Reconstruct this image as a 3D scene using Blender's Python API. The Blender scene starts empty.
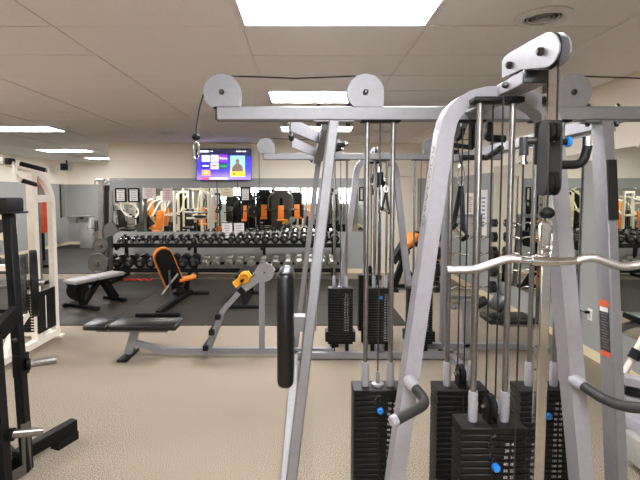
import bpy, bmesh, math, random
from mathutils import Vector, Matrix
random.seed(7)
SC = bpy.context.scene
COL = SC.collection
R = math.radians

# ------------------------------------------------------------------ camera, world, exposure
F = 455.0; PITCH = R(3.6); YAW = 0.0; PX0 = 305.0; PY0 = 223.6; EYE = Vector((0, 0, 1.66))
cam = bpy.data.cameras.new('camera'); cam.sensor_width = 36; cam.lens = 36 * F / 640; cam.clip_start = .05
cam.shift_x = (320 - PX0) / 640; cam.shift_y = (PY0 - 240) / 640       # the photograph is cropped a little off its axis
camo = bpy.data.objects.new('camera', cam); COL.objects.link(camo)
camo.location = EYE; camo.rotation_euler = (R(90) - PITCH, 0, -YAW)
SC.camera = camo
SC.view_settings.view_transform = 'Standard'; SC.view_settings.look = 'None'
SC.view_settings.gamma = 1; SC.view_settings.use_curve_mapping = False
SC.view_settings.exposure = 2.28
SC.cycles.use_denoising = True
SC.cycles.max_bounces = 10; SC.cycles.diffuse_bounces = 5; SC.cycles.glossy_bounces = 6
SC.cycles.caustics_reflective = False; SC.cycles.caustics_refractive = False
SC.cycles.sample_clamp_indirect = 6
LAMP = 9.0            # radiance of the ceiling diffusers
w = bpy.data.worlds.new('world'); SC.world = w; w.use_nodes = True
w.node_tree.nodes['Background'].inputs[0].default_value = (.88, .93, 1, 1)
w.node_tree.nodes['Background'].inputs[1].default_value = 5.0   # pale daylight outside the windows

_M = Matrix.Rotation(-YAW, 3, 'Z') @ Matrix.Rotation(R(90) - PITCH, 3, 'X')
def P(px, py, Y=None, X=None, Z=None):
    """photo pixel -> point on the plane Y=, X= or Z="""
    d = _M @ Vector(((px - PX0) / F, (PY0 - py) / F, -1))
    if Y is not None: t = Y / d.y
    elif X is not None: t = X / d.x
    else: t = (Z - EYE.z) / d.z
    return EYE + d * t

# ------------------------------------------------------------------ materials
def lin(c):
    if isinstance(c, str): c = [int(c[i:i+2], 16) / 255 for i in (0, 2, 4)]
    return tuple(((v / 12.92) if v <= .04045 else ((v + .055) / 1.055) ** 2.4) for v in c) + (1,)
MATS = {}
def mat(name, col, rough=.5, metal=0, col2=None, scale=60, bump=0, bscale=None, emit=0, spec=None, coat=0, vor=False):
    if name in MATS: return MATS[name]
    m = bpy.data.materials.new(name); m.use_nodes = True; MATS[name] = m
    nt = m.node_tree; b = nt.nodes['Principled BSDF']
    b.inputs['Base Color'].default_value = lin(col); b.inputs['Roughness'].default_value = rough
    b.inputs['Metallic'].default_value = metal
    if spec is not None: b.inputs['Specular IOR Level'].default_value = spec
    if coat: b.inputs['Coat Weight'].default_value = coat
    tc = nt.nodes.new('ShaderNodeTexCoord')
    def noise(s, det=3):
        n = nt.nodes.new('ShaderNodeTexVoronoi' if vor else 'ShaderNodeTexNoise'); n.inputs['Scale'].default_value = s
        if not vor: n.inputs['Detail'].default_value = det
        nt.links.new(tc.outputs['Object'], n.inputs['Vector']); return n
    if col2:
        n = noise(scale); r = nt.nodes.new('ShaderNodeValToRGB')
        r.color_ramp.elements[0].position = .35; r.color_ramp.elements[1].position = .68
        r.color_ramp.elements[0].color = lin(col); r.color_ramp.elements[1].color = lin(col2)
        nt.links.new(n.outputs[0], r.inputs[0]); nt.links.new(r.outputs[0], b.inputs['Base Color'])
    if bump:
        n = noise(bscale or scale); bp = nt.nodes.new('ShaderNodeBump'); bp.inputs['Strength'].default_value = bump
        bp.inputs['Distance'].default_value = .004
        nt.links.new(n.outputs[0], bp.inputs['Height']); nt.links.new(bp.outputs[0], b.inputs['Normal'])
    if emit:
        b.inputs['Emission Color'].default_value = lin(col); b.inputs['Emission Strength'].default_value = emit
    return m
mat('cream', 'f6eedc', .75, col2='e8ddc6', scale=3, bump=.08, bscale=120)
mat('grey_wall', '8e8f8c', .6, col2='898a87', scale=3, bump=.08, bscale=120)
mat('carpet', '554c41', .95, col2='c4b7a1', scale=160, bump=.6, bscale=260, spec=.1)
mat('rubber_floor', '302d27', .6, col2='3c3830', scale=45, bump=.25, bscale=90, spec=.2)
mat('ceiling_tile', 'f7f3ef', .9, col2='eee9e4', scale=160, bump=.5, bscale=140, spec=.15)
mat('tee_shade', '8a847c', .6, col2='807a72', scale=8)  # cross tees coloured dark to paint the shadow lines between tiles
mat('grid_metal', 'f0ece8', .5, col2='eae6e2', scale=8)
mat('baseboard', 'e9dcb8', .5, col2='e3d5b0', scale=12)
mat('door_paint', 'f0e8d6', .45, col2='ece3d0', scale=6)
mat('silver', '8d8c8e', .38, .2, col2='878688', scale=30, spec=.5)
mat('silver_white', 'a3a1a5', .36, .1, col2='9d9b9f', scale=30)
mat('white_paint', 'efe8da', .35, col2='e9e1d0', scale=20)
mat('cream_paint', 'e9dfc0', .35, col2='e4d9b6', scale=20)
mat('chrome', 'd8d6d2', .13, 1, col2='cfccc8', scale=40)
mat('knurl', 'cfcac6', .3, 1, col2='a8a29c', scale=420, bump=.5, bscale=420)
mat('steel', '9a9792', .32, .9, col2='8b8883', scale=60)
mat('rod_steel', '8e8a86', .3, .9, col2='827e7a', scale=60)
mat('black_metal', '0b0b0b', .5, col2='0f0f0e', scale=40, spec=.2)
mat('stack_black', '131211', .45, 0, col2='181715', scale=50, spec=.25)
mat('black_vinyl', '0b0b0b', .3, col2='0f0f0f', scale=80, bump=.1, bscale=200)
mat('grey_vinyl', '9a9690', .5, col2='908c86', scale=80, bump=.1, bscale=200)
mat('rubber', '111110', .6, col2='161615', scale=150, bump=.2, bscale=250, spec=.22)
mat('rubber_grey', '2c2b2a', .5, col2='333231', scale=150, bump=.2, bscale=250)
mat('cable', '1a1a19', .4, col2='222221', scale=200)
mat('bolt', '57534e', .3, .9, col2='4a4642', scale=90)
mat('blue_plastic', '1f7ad0', .3, col2='2a84da', scale=30)
mat('orange_vinyl', 'f08a2a', .42, col2='e88224', scale=60, bump=.08, bscale=200)
mat('yellow_strap', 'f0a822', .5, col2='e09a1c', scale=90)
mat('red_plastic', 'd6332c', .4, col2='c62c26', scale=40)
mat('red_orange', 'd9562c', .45, col2='c24a26', scale=20)
mat('iron', '35332f', .5, .6, col2='57544f', scale=90, bump=.2, bscale=180)
mat('iron_grey', '6c6962', .45, .5, col2='625f58', scale=90, bump=.2, bscale=180)
mat('hex_grey', 'a29f92', .38, .7, col2='8f8c80', scale=70, bump=.15, bscale=160)
mat('dumbbell_black', '111010', .32, col2='171615', scale=80)
mat('paper', 'ece7e0', .7, col2='e5dfd7', scale=14)
mat('pink_paper', 'e6d3cc', .7, col2='dfcac2', scale=14)
mat('ink', '8f8b86', .8, col2='7d7974', scale=60)
mat('red_ink', 'b5605a', .8, col2='a8544e', scale=60)
mat('plastic_white', 'f2efe8', .4, col2='ece8e0', scale=20)
mat('plastic_grey', '8b8981', .5, col2='827f78', scale=40)
mat('vent_grey', 'e2ddd6', .45, 0, col2='dad5ce', scale=40)
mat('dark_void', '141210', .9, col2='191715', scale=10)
mat('stainless', 'bcbab5', .35, .4, col2='b0aea9', scale=30)
mat('tv_black', '0c0c0e', .25, col2='101012', scale=30)
mat('sticker_orange', 'e0683a', .5, col2='d65f33', scale=30)
mat('sticker_black', '2a2826', .5, col2='3a3836', scale=60)
mat('sticker_white', 'efedea', .5, col2='e6e4e0', scale=60)
mat('logo_white', 'c4c2c0', .4, col2='bdbbb9', scale=60)
mat('logo_grey', '6e6b6b', .4, col2='646161', scale=60)
mat('poster_blue', '5b6aa0', .6, col2='7a86b4', scale=25)
mat('diffuser', 'fbfaff', .5, emit=LAMP)
m = mat('mirror', 'dfe2da', .0, 1)
m = mat('glass', 'f4f8f8', .02); b = m.node_tree.nodes['Principled BSDF']; b.inputs['Transmission Weight'].default_value = 1; b.inputs['IOR'].default_value = 1.05
# embossed rubber: small diamond tread
m = MATS['rubber_floor']; nt = m.node_tree
tc = nt.nodes.new('ShaderNodeTexCoord'); mp = nt.nodes.new('ShaderNodeMapping'); mp.inputs['Rotation'].default_value = (0, 0, R(45))
ck = nt.nodes.new('ShaderNodeTexChecker'); ck.inputs['Scale'].default_value = 26
bp = [n for n in nt.nodes if n.type == 'BUMP'][0]
nt.links.new(tc.outputs['Object'], mp.inputs[0]); nt.links.new(mp.outputs[0], ck.inputs[0])
b2 = nt.nodes.new('ShaderNodeBump'); b2.inputs['Strength'].default_value = .5; b2.inputs['Distance'].default_value = .004
nt.links.new(ck.outputs[1], b2.inputs['Height']); nt.links.new(bp.outputs[0], b2.inputs['Normal'])
nt.links.new(b2.outputs[0], nt.nodes['Principled BSDF'].inputs['Normal'])

# ------------------------------------------------------------------ mesh builder
def V(*a): return Vector(a[0]) if len(a) == 1 else Vector(a)
class MB:
    def __init__(s, f=None): s.v = []; s.f = []; s.map = f
    def add(s, vs, fs):
        o = len(s.v); s.v += [V(p) for p in vs]; s.f += [[i + o for i in f] for f in fs]; return s
    def box(s, c, size, rot=None):
        c = V(c); h = V(size) / 2; vs = []
        for x in (-1, 1):
            for y in (-1, 1):
                for z in (-1, 1):
                    p = V(x * h.x, y * h.y, z * h.z); vs.append(c + (rot @ p if rot else p))
        return s.add(vs, [(0,1,3,2),(4,6,7,5),(0,4,5,1),(2,3,7,6),(0,2,6,4),(1,5,7,3)])
    def rbox(s, c, size, r=.01, rot=None, seg=2):
        bm = bmesh.new(); bmesh.ops.create_cube(bm, size=1)
        for q in bm.verts: q.co = V(q.co.x * size[0], q.co.y * size[1], q.co.z * size[2])
        bmesh.ops.bevel(bm, geom=bm.edges[:], offset=min(r, min(size) * .49), segments=seg, profile=.5, affect='EDGES')
        bm.verts.index_update(); c = V(c)
        s.add([c + (rot @ q.co if rot else q.co) for q in bm.verts], [[q.index for q in f.verts] for f in bm.faces]); bm.free(); return s
    def span(s, a, b): return s.box([(a[i] + b[i]) / 2 for i in range(3)], [abs(a[i] - b[i]) for i in range(3)])
    def frame(s, d, up=(0, 0, 1)):
        d = V(d).normalized(); up = V(up)
        if abs(d.dot(up)) > .98: up = V(0, 1, 0) if abs(d.y) < .9 else V(1, 0, 0)
        sd = d.cross(up).normalized(); u = sd.cross(d).normalized(); return d, sd, u
    def beam(s, a, b, w, h, up=(0, 0, 1), r=0):
        """bar from a to b, w across, h along up"""
        a = V(a); b = V(b); d, sd, u = s.frame(b - a, up)
        rot = Matrix((sd, d, u)).transposed(); size = (w, (b - a).length, h)
        return s.rbox((a + b) / 2, size, r, rot, 1) if r else s.box((a + b) / 2, size, rot)
    def cyl(s, a, b, r, r2=None, n=14):
        return s.tube([a, b], r, n, r_end=r2)
    def tube(s, pts, r, n=10, r_end=None, closed=False, caps=True):
        pts = [V(p) for p in pts]; k = len(pts); vs = []; fs = []; prev = None
        rs = r if isinstance(r, (list, tuple)) else [r + ((r_end if r_end is not None else r) - r) * i / max(1, k - 1) for i in range(k)]
        for i in range(k):
            if closed: t = (pts[(i + 1) % k] - pts[i - 1])
            else: t = pts[min(i + 1, k - 1)] - pts[max(i - 1, 0)]
            t.normalize()
            if prev is None: _, a, b = s.frame(t)
            else:
                a = prev - t * prev.dot(t); a.normalize(); b = a.cross(t)
            prev = a; b = t.cross(a)
            for j in range(n):
                q = 2 * math.pi * j / n; vs.append(pts[i] + (a * math.cos(q) + b * math.sin(q)) * rs[i])
        for i in range(k if closed else k - 1):
            i2 = (i + 1) % k
            for j in range(n): fs.append((i * n + j, i * n + (j + 1) % n, i2 * n + (j + 1) % n, i2 * n + j))
        if caps and not closed: fs += [list(range(n))[::-1], [(k - 1) * n + j for j in range(n)]]
        return s.add(vs, fs)
    def sweep(s, pts, w, h, nrm, closed=False):
        """rectangular bar along a polyline lying in a plane of normal nrm; w in the plane, h along nrm"""
        pts = [V(p) for p in pts]; nrm = V(nrm).normalized(); k = len(pts); vs = []; fs = []
        for i in range(k):
            if closed: t0 = (pts[i] - pts[i - 1]).normalized(); t1 = (pts[(i + 1) % k] - pts[i]).normalized()
            else:
                t0 = (pts[i] - pts[max(i - 1, 0)]).normalized() if i else None
                t1 = (pts[i + 1] - pts[i]).normalized() if i < k - 1 else None
                t0 = t0 or t1; t1 = t1 or t0
            t = (t0 + t1).normalized(); sd = t.cross(nrm).normalized(); m = 1 / max(.4, t.dot(t0))
            for a, b in ((-1, -1), (1, -1), (1, 1), (-1, 1)): vs.append(pts[i] + sd * a * w / 2 * m + nrm * b * h / 2)
        for i in range(k if closed else k - 1):
            i2 = (i + 1) % k
            for j in range(4): fs.append((i * 4 + j, i * 4 + (j + 1) % 4, i2 * 4 + (j + 1) % 4, i2 * 4 + j))
        if not closed: fs += [(3, 2, 1, 0), tuple((k - 1) * 4 + j for j in range(4))]
        return s.add(vs, fs)
    def prism(s, outline, o, u, v, th):
        """outline (a,b) in the plane o+a*u+b*v, thickness th centred along u x v"""
        o = V(o); u = V(u).normalized(); v = V(v).normalized(); n = u.cross(v).normalized(); k = len(outline)
        vs = [o + u * a + v * b - n * th / 2 for a, b in outline] + [o + u * a + v * b + n * th / 2 for a, b in outline]
        fs = [list(range(k))[::-1], list(range(k, 2 * k))] + [(i, (i + 1) % k, k + (i + 1) % k, k + i) for i in range(k)]
        return s.add(vs, fs)
    def lathe(s, prof, o, axis=(0, 0, 1), n=18):
        o = V(o); d, a, b = s.frame(axis); vs = []; fs = []; k = len(prof)
        for r, h in prof:
            for j in range(n):
                q = 2 * math.pi * j / n; vs.append(o + d * h + (a * math.cos(q) + b * math.sin(q)) * max(r, 1e-4))
        for i in range(k - 1):
            for j in range(n): fs.append((i * n + j, i * n + (j + 1) % n, (i + 1) * n + (j + 1) % n, (i + 1) * n + j))
        fs += [list(range(n))[::-1], [(k - 1) * n + j for j in range(n)]]
        return s.add(vs, fs)
    def ring(s, c, axis, r, t, n=20, m=8, sx=1, sy=1):
        c = V(c); d, a, b = s.frame(axis)
        return s.tube([c + a * r * sx * math.cos(2 * math.pi * i / n) + b * r * sy * math.sin(2 * math.pi * i / n) for i in range(n)], t, m, closed=True)
    def ball(s, c, r, n=12, m=8, sc=(1, 1, 1)):
        prof = [(r * math.sin(math.pi * i / m), -r * math.cos(math.pi * i / m)) for i in range(m + 1)]
        t = MB().lathe(prof, (0, 0, 0), (0, 0, 1), n); c = V(c)
        return s.add([c + V(p.x * sc[0], p.y * sc[1], p.z * sc[2]) for p in t.v], t.f)
    def mesh(s, name, off=V(0, 0, 0)):
        me = bpy.data.meshes.new(name); vs = [s.map(p) if s.map else p for p in s.v]
        me.from_pydata([tuple(p - off) for p in vs], [], s.f)
        bm = bmesh.new(); bm.from_mesh(me); bmesh.ops.recalc_face_normals(bm, faces=bm.faces[:]); bm.to_mesh(me); bm.free()
        me.polygons.foreach_set('use_smooth', [True] * len(me.polygons)); me.set_sharp_from_angle(angle=R(38)); me.update()
        return me
def arc(c, r, a0, a1, n, u=(1, 0, 0), v=(0, 0, 1)):
    c = V(c); u = V(u); v = V(v)
    return [c + u * r * math.cos(R(a0 + (a1 - a0) * i / n)) + v * r * math.sin(R(a0 + (a1 - a0) * i / n)) for i in range(n + 1)]
def arc2(cx, cy, r, a0, a1, n): return [(cx + r * math.cos(R(a0 + (a1 - a0) * i / n)), cy + r * math.sin(R(a0 + (a1 - a0) * i / n))) for i in range(n + 1)]
def fillet(pts, r, n=5):
    """round the corners of a polyline"""
    pts = [V(p) for p in pts]; out = [pts[0]]
    for i in range(1, len(pts) - 1):
        a = (pts[i - 1] - pts[i]); b = (pts[i + 1] - pts[i]); k = min(r, a.length * .48, b.length * .48)
        p0 = pts[i] + a.normalized() * k; p1 = pts[i] + b.normalized() * k
        for j in range(n + 1):
            t = j / n; out.append(p0 * (1 - t) ** 2 + pts[i] * 2 * t * (1 - t) + p1 * t * t)
    return out + [pts[-1]]

# ------------------------------------------------------------------ objects
def wloc(o):
    l = V(0, 0, 0)
    while o: l = l + o.location; o = o.parent
    return l
def obj(name, mb, m, parent=None, label=None):
    """one mesh object; mb is given in world coordinates (parents carry no rotation while building)"""
    off = wloc(parent) if parent else V(0, 0, 0)
    me = mb if isinstance(mb, bpy.types.Mesh) else mb.mesh(name, off)
    o = bpy.data.objects.new(name, me); COL.objects.link(o); o.parent = parent
    if m and not me.materials: me.materials.append(MATS[m] if isinstance(m, str) else m)
    if label: o['label'] = label
    return o
def tag(o, label, cat, group=None):
    o['label'] = label; o['category'] = cat
    if group: o['group'] = group
    return o
def thing(name, label, cat, loc=(0, 0, 0), group=None):
    o = bpy.data.objects.new(name, None); COL.objects.link(o); o.location = loc; o.empty_display_size = .1
    return tag(o, label, cat, group)
def struct(name, mb, m, parent=None):
    o = obj(name, mb, m, parent)
    if not parent: o['kind'] = 'structure'
    return o
def one(name, mb, m, label, cat, group=None): return tag(obj(name, mb, m), label, cat, group)
def dup(o, loc=None, rz=None, label=None, group=None, parent=None):
    c = o.copy(); COL.objects.link(c); c.parent = parent
    for ch in o.children: dup(ch, parent=c)
    if loc is not None: c.location = loc
    if rz is not None: c.rotation_euler = (0, 0, rz)
    if label: c['label'] = label
    if group: c['group'] = group
    return c
def text_mesh(txt, size):
    cu = bpy.data.curves.new('t', 'FONT'); cu.body = txt; cu.size = size; cu.align_x = 'CENTER'; cu.align_y = 'CENTER'; cu.resolution_u = 2
    o = bpy.data.objects.new('t', cu); COL.objects.link(o)
    dg = bpy.context.evaluated_depsgraph_get(); me = bpy.data.meshes.new_from_object(o.evaluated_get(dg))
    bpy.data.objects.remove(o); bpy.data.curves.remove(cu); return me
def text_mb(txt, size, o, u, v, f=None):
    me = text_mesh(txt, size); mb = MB(f); o = V(o); u = V(u).normalized(); v = V(v).normalized()
    mb.add([o + u * q.co.x + v * q.co.y for q in me.vertices], [list(p.vertices) for p in me.polygons]); bpy.data.meshes.remove(me); return mb
# ================================================================== THE ROOM
XL, XR, YB, YN, YA, H = -7.9, 2.92, 9.6, -6.0, 15.2, 2.74     # left, right, tv wall, rear wall, alcove wall, ceiling
XT = P(110, 200, Y=YB).x                                      # free end of the tv wall
# two-tone paint: grey below, cream above
def two_tone():
    m = mat('two_tone', 'e9dfc9', .65, bump=.08, bscale=120); nt = m.node_tree; b = nt.nodes['Principled BSDF']
    g = nt.nodes.new('ShaderNodeNewGeometry'); sp = nt.nodes.new('ShaderNodeSeparateXYZ'); c = nt.nodes.new('ShaderNodeMath')
    c.operation = 'GREATER_THAN'; c.inputs[1].default_value = 2.01; mx = nt.nodes.new('ShaderNodeMix'); mx.data_type = 'RGBA'
    mx.inputs[6].default_value = lin('a0a19c'); mx.inputs[7].default_value = lin('f6eedc')
    nt.links.new(g.outputs['Position'], sp.inputs[0]); nt.links.new(sp.outputs[2], c.inputs[0]); nt.links.new(c.outputs[0], mx.inputs[0])
    nt.links.new(mx.outputs[2], b.inputs['Base Color'])
two_tone()
floor = struct('floor', MB().span((XL - .1, YN - .1, -.12), (XR + .1, YA + .1, 0)), 'carpet')
ceil = struct('ceiling', MB().span((XL - .1, YN - .1, H + .03), (XR + .1, YA + .1, H + .13)), 'grid_metal')
struct('wall_right', MB().span((XR, YN - .1, 0), (XR + .12, YB + .12, H + .03)), 'two_tone')
struct('wall_left', MB().span((XL - .12, YN - .1, 0), (XL, YA + .12, H + .03)), 'two_tone')
DX0, DX1 = P(371, 200, Y=YB).x, P(414, 200, Y=YB).x; DZ = 2.05
mb = MB().span((XT, YB, 0), (DX0, YB + .14, H + .03)).span((DX1, YB, 0), (XR, YB + .14, H + .03)).span((DX0, YB, DZ), (DX1, YB + .14, H + .03))
struct('wall_back', mb, 'two_tone')
struct('wall_alcove_side', MB().span((XT, YB + .14, 0), (XT + .12, YA, H + .03)), 'two_tone')
AX0, AX1 = P(101.5, 200, Y=YA).x, P(101.5, 200, Y=YA).x + .95
mb = MB().span((XL, YA, 0), (AX0, YA + .12, H + .03)).span((AX1, YA, 0), (XT + .12, YA + .12, H + .03)).span((AX0, YA, 1.98), (AX1, YA + .12, H + .03))
struct('wall_alcove_back', mb, 'two_tone')
# rear wall with a strip of windows (seen in the mirrors only)
WX = [-4.0, -2.5, -1.0, .5, 2.0]; WW = 1.42; wz0, wz1 = 1.15, 2.5
mb = MB().span((XL, YN - .12, 0), (XR, YN, wz0)).span((XL, YN - .12, wz1), (XR, YN, H + .03))
xs = [XL] + [v for x in WX for v in (x - WW / 2, x + WW / 2)] + [XR]
for i in range(0, len(xs), 2): mb.span((xs[i], YN - .12, wz0), (xs[i + 1], YN, wz1))
struct('wall_front', mb, 'two_tone')
for i, x in enumerate(WX):
    mb = MB()
    for a, b in (((x - WW / 2, wz0), (x + WW / 2, wz0 + .06)), ((x - WW / 2, wz1 - .06), (x + WW / 2, wz1)), ((x - WW / 2, wz0), (x - WW / 2 + .06, wz1)), ((x + WW / 2 - .06, wz0), (x + WW / 2, wz1)), ((x - .03, wz0), (x + .03, wz1))):
        mb.span((a[0], YN - .09, a[1]), (b[0], YN - .03, b[1]))
    o = struct('window_%d' % (i + 1), mb, 'plastic_white')
    for s in (-1, 1): obj('pane', MB().span((x + s * .03, YN - .065, wz0 + .06), (x + s * (WW / 2 - .06), YN - .06, wz1 - .06)), 'glass', o)
# baseboards
BB = .095
struct('baseboard_right', MB().span((XR - .014, YN, 0), (XR, YB, BB)), 'baseboard')
struct('baseboard_back', MB().span((XT, YB - .014, 0), (DX0 - .07, YB, BB)).span((DX1 + .07, YB - .014, 0), (XR - .014, YB, BB)), 'baseboard')
struct('baseboard_left', MB().span((XL, YN, 0), (XL + .014, YA, BB)), 'baseboard')
struct('baseboard_alcove', MB().span((XL + .014, YA - .014, 0), (AX0 - .02, YA, BB)), 'baseboard')
# doors
d = struct('door_1', MB().span((DX0, YB + .03, .01), (DX1, YB + .07, DZ)), 'door_paint')
W_ = DX1 - DX0
for cx in (DX0 + W_ * .28, DX0 + W_ * .72):
    for z0, z1 in ((.18, .78), (.92, 1.52), (1.62, 1.9)):
        p = MB().prism([(-W_ * .16, z0), (W_ * .16, z0), (W_ * .16, z1), (-W_ * .16, z1)], (cx, YB + .028, 0), (1, 0, 0), (0, 0, 1), .012)
        obj('door_panel', p, 'door_paint', d)
        fr = MB().sweep([(cx - W_ * .175, YB + .026, z0 - .02), (cx + W_ * .175, YB + .026, z0 - .02), (cx + W_ * .175, YB + .026, z1 + .02), (cx - W_ * .175, YB + .026, z1 + .02)], .014, .01, (0, 1, 0), True)
        obj('panel_moulding', fr, 'door_paint', d)
obj('door_knob', MB().lathe([(.012, 0), (.012, .03), (.028, .04), (.03, .06), (.015, .07)], (DX0 + .06, YB + .03, 1.0), (0, -1, 0)), 'chrome', d)
struct('trim_1', MB().span((DX0 - .07, YB - .018, 0), (DX0, YB + .02, DZ + .07)).span((DX1, YB - .018, 0), (DX1 + .07, YB + .02, DZ + .07)).span((DX0, YB - .018, DZ), (DX1, YB + .02, DZ + .07)), 'door_paint')
d = struct('dark_doorway', MB().span((AX0, YA + .05, .01), (AX1, YA + .09, 1.98)), 'dark_void')  # black slab stands in for the dark of an open doorway
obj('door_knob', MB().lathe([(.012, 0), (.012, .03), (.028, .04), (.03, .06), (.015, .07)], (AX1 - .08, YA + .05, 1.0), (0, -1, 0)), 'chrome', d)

# suspended ceiling: tiles, runners, tees, light panels
GX = [-.415 + 1.21 * k for k in range(-7, 4)]; GY = [3.005 + .607 * k for k in range(-15, 22)]
LIGHTS = [(GX[7 + a], GY[15 + b]) for a, b in ((0, -1), (0, 3), (0, 7), (-4, 7), (-5, 13), (-5, 17), (-4, 3), (-4, -1), (0, -5), (-4, -5), (0, -9), (-4, -9), (0, -13), (-4, -13))]  # panels outside the view repeat the grid pattern, added for illumination
tile_cache = {}; ntile = 0
for i in range(len(GX) - 1):
    for j in range(len(GY) - 1):
        x0, x1, y0, y1 = max(GX[i], XL), min(GX[i + 1], XR), max(GY[j], YN), min(GY[j + 1], YA)
        if GX[i] >= XT - .3 and y0 < YB < y1: y1 = YB
        if x1 - x0 < .06 or y1 - y0 < .06: continue
        if y0 >= YB - .01 and x0 > XT - .1: continue
        if any(abs(GX[i] - lx) < .05 and abs(GY[j] - ly) < .05 for lx, ly in LIGHTS): continue
        k = (round(x1 - x0, 2), round(y1 - y0, 2))
        if k not in tile_cache:
            me = MB().rbox((0, 0, 0), (k[0] - .016, k[1] - .018, .016), .004, None, 1).mesh('ceiling_tile'); tile_cache[k] = me
        o = obj('ceiling_tile', tile_cache[k], 'ceiling_tile', ceil); ntile += 1
        o.location = ((x0 + x1) / 2, (y0 + y1) / 2, H + .012)
        o.rotation_euler = (random.uniform(-1, 1) * .010, random.uniform(-1, 1) * .0045, 0)
for x in GX:
    if XL < x < XR: obj('grid_runner', MB().span((x - .009, YN, H - .002), (x + .009, YA if x < XT else YB, H + .005)), 'grid_metal', ceil)
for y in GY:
    if YN < y < YA: obj('cross_tee', MB().span((XL, y - .009, H + .016), (XR if y < YB else XT, y + .009, H + .02)), 'tee_shade', ceil)
for i, (lx, ly) in enumerate(LIGHTS):
    where = {0: 'ceiling light panel over the front pulley arch', 1: 'ceiling light panel over the middle of the cable machine', 2: 'ceiling light panel nearest the television wall', 3: 'ceiling light panel out over the rubber floor', 4: 'ceiling light panel at the mouth of the alcove', 5: 'ceiling light panel deepest in the alcove'}.get(i)
    t = thing('ceiling_light', 'bright white rectangular ' + where if where else 'bright ceiling light panel out of view, added to light the room', 'light', (lx + .605, ly + .3, H), None if where else 'added light panels out of view')
    a, b, c, e = lx + .012, lx + 1.198, ly + .008, ly + .594
    obj('light_frame', MB().sweep([(a + .012, c + .012, H + .002), (b - .012, c + .012, H + .002), (b - .012, e - .012, H + .002), (a + .012, e - .012, H + .002)], .024, .012, (0, 0, 1), True), 'grid_metal', t)
    obj('diffuser', MB().span((a + .02, c + .02, H + .002), (b - .02, e - .02, H + .008)), 'diffuser', t)
    obj('housing', MB().span((a + .02, c + .02, H + .01), (b - .02, e - .02, H + .028)), 'grid_metal', t)
def round_vent(c, r, label):
    t = thing('ceiling_vent', label, 'vent', (c.x, c.y, H))
    obj('vent_ring', MB().lathe([(r * .66, -.004), (r * .66, .012), (r * .74, .02), (r, .006), (r, -.002)], (c.x, c.y, H), (0, 0, -1), 32), 'vent_grey', t)
    for k, q in enumerate((.52, .36, .20)):
        obj('louvre_ring', MB().lathe([(r * q - .002, .004), (r * q, .008), (r * q + .006, .008), (r * q + .004, .004)], (c.x, c.y, H), (0, 0, -1), 28), 'vent_grey', t)
    obj('vent_hub', MB().lathe([(r * .06, 0), (r * .07, .006), (r * .03, .008)], (c.x, c.y, H), (0, 0, -1), 16), 'vent_grey', t)
    obj('vent_throat', MB().lathe([(r * .62, .0005), (r * .62, .003)], (c.x, c.y, H), (0, 0, -1), 24), 'dark_void', t)
round_vent(P(543, 17, Z=H), .165, 'large round slotted ceiling vent above the cable machine pulley')
round_vent(P(168, 132.5, Z=H), .17, 'round ceiling vent to the side of the television')
round_vent(P(76, 155.5, Z=H), .2, 'round ceiling vent beside the alcove mouth light panel')
round_vent(P(383, 131, Z=H), .17, 'round ceiling vent beyond the middle pulley cover')

# rubber floor mats in front of the dumbbells and in the alcove
def mats(x0, x1, y0, y1, nx, ny):
    cache = {}
    for i in range(nx):
        for j in range(ny):
            a, b = x0 + (x1 - x0) * i / nx, x0 + (x1 - x0) * (i + 1) / nx; c, e = y0 + (y1 - y0) * j / ny, y0 + (y1 - y0) * (j + 1) / ny
            me = cache.setdefault(0, MB().rbox((0, 0, 0), (b - a - .006, e - c - .006, .012), .004, None, 1).mesh('rubber_mat'))
            o = obj('rubber_mat', me, 'rubber_floor', floor); o.location = ((a + b) / 2, (c + e) / 2, .0055)
            o.rotation_euler = (0, 0, 0)
MX1 = P(405, 322, Z=0).x
mats(MX1 - 9.0, MX1, P(200, 325, Z=.01).y, P(200, 279, Z=.01).y, 7, 3)
mats(XL + .03, XT - .25, 9.5, YA - .03, 3, 5)

# mirrors
def mirror(name, lo, hi, label, clips=(), lean=0):
    t = thing(name, label, 'mirror', ((lo[0] + hi[0]) / 2, (lo[1] + hi[1]) / 2, lo[2]))
    mb = MB().span(lo, hi)
    for p in mb.v: p.x -= lean * (hi[1] - p.y)          # hung a touch proud of the wall at the near end
    obj('mirror_glass', mb, 'mirror', t)
    for c in clips: obj('mirror_clip', MB().rbox(c, (.025, .025, .03), .004), 'plastic_white', t)
a, b = P(115, 188.2, Y=YB - .006), P(363, 231.5, Y=YB - .006); TVM = (a.x, b.x, b.z, a.z)
mirror('wall_mirror', (a.x, YB - .007, b.z), (b.x, YB - .001, a.z), 'long low wall mirror above the dumbbell rack', [(a.x + .6 * k, YB - .01, a.z) for k in range(1, 9)])
mirror('wall_mirror', (XR - .007, 4.79, .39), (XR - .001, 7.05, 2.09), 'tall wall mirror behind the fixed barbell rack', [(XR - .01, y, 2.09) for y in (4.9, 6.4)], .008)
mirror('wall_mirror', (XR - .007, 1.6, .39), (XR - .001, 4.38, 2.09), 'tall wall mirror on the near side of the wall outlet', [(XR - .01, y, 2.09) for y in (4.0, 3.0)], .008)
a, b = P(60.5, 186, X=XL + .006), P(65.5, 222, X=XL + .006)
t = thing('wall_mirror', 'narrow dark-edged mirror near the alcove corner', 'mirror', (XL, a.y, b.z))
y0, y1 = sorted((a.y, b.y)); zb, zt = .95, 1.98
obj('mirror_glass', MB().span((XL + .001, y0, zb), (XL + .007, y1, zt)), 'mirror', t)
obj('mirror_edge', MB().span((XL + .001, y0 - .06, zb - .03), (XL + .02, y0, zt + .02)), 'black_metal', t)

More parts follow.
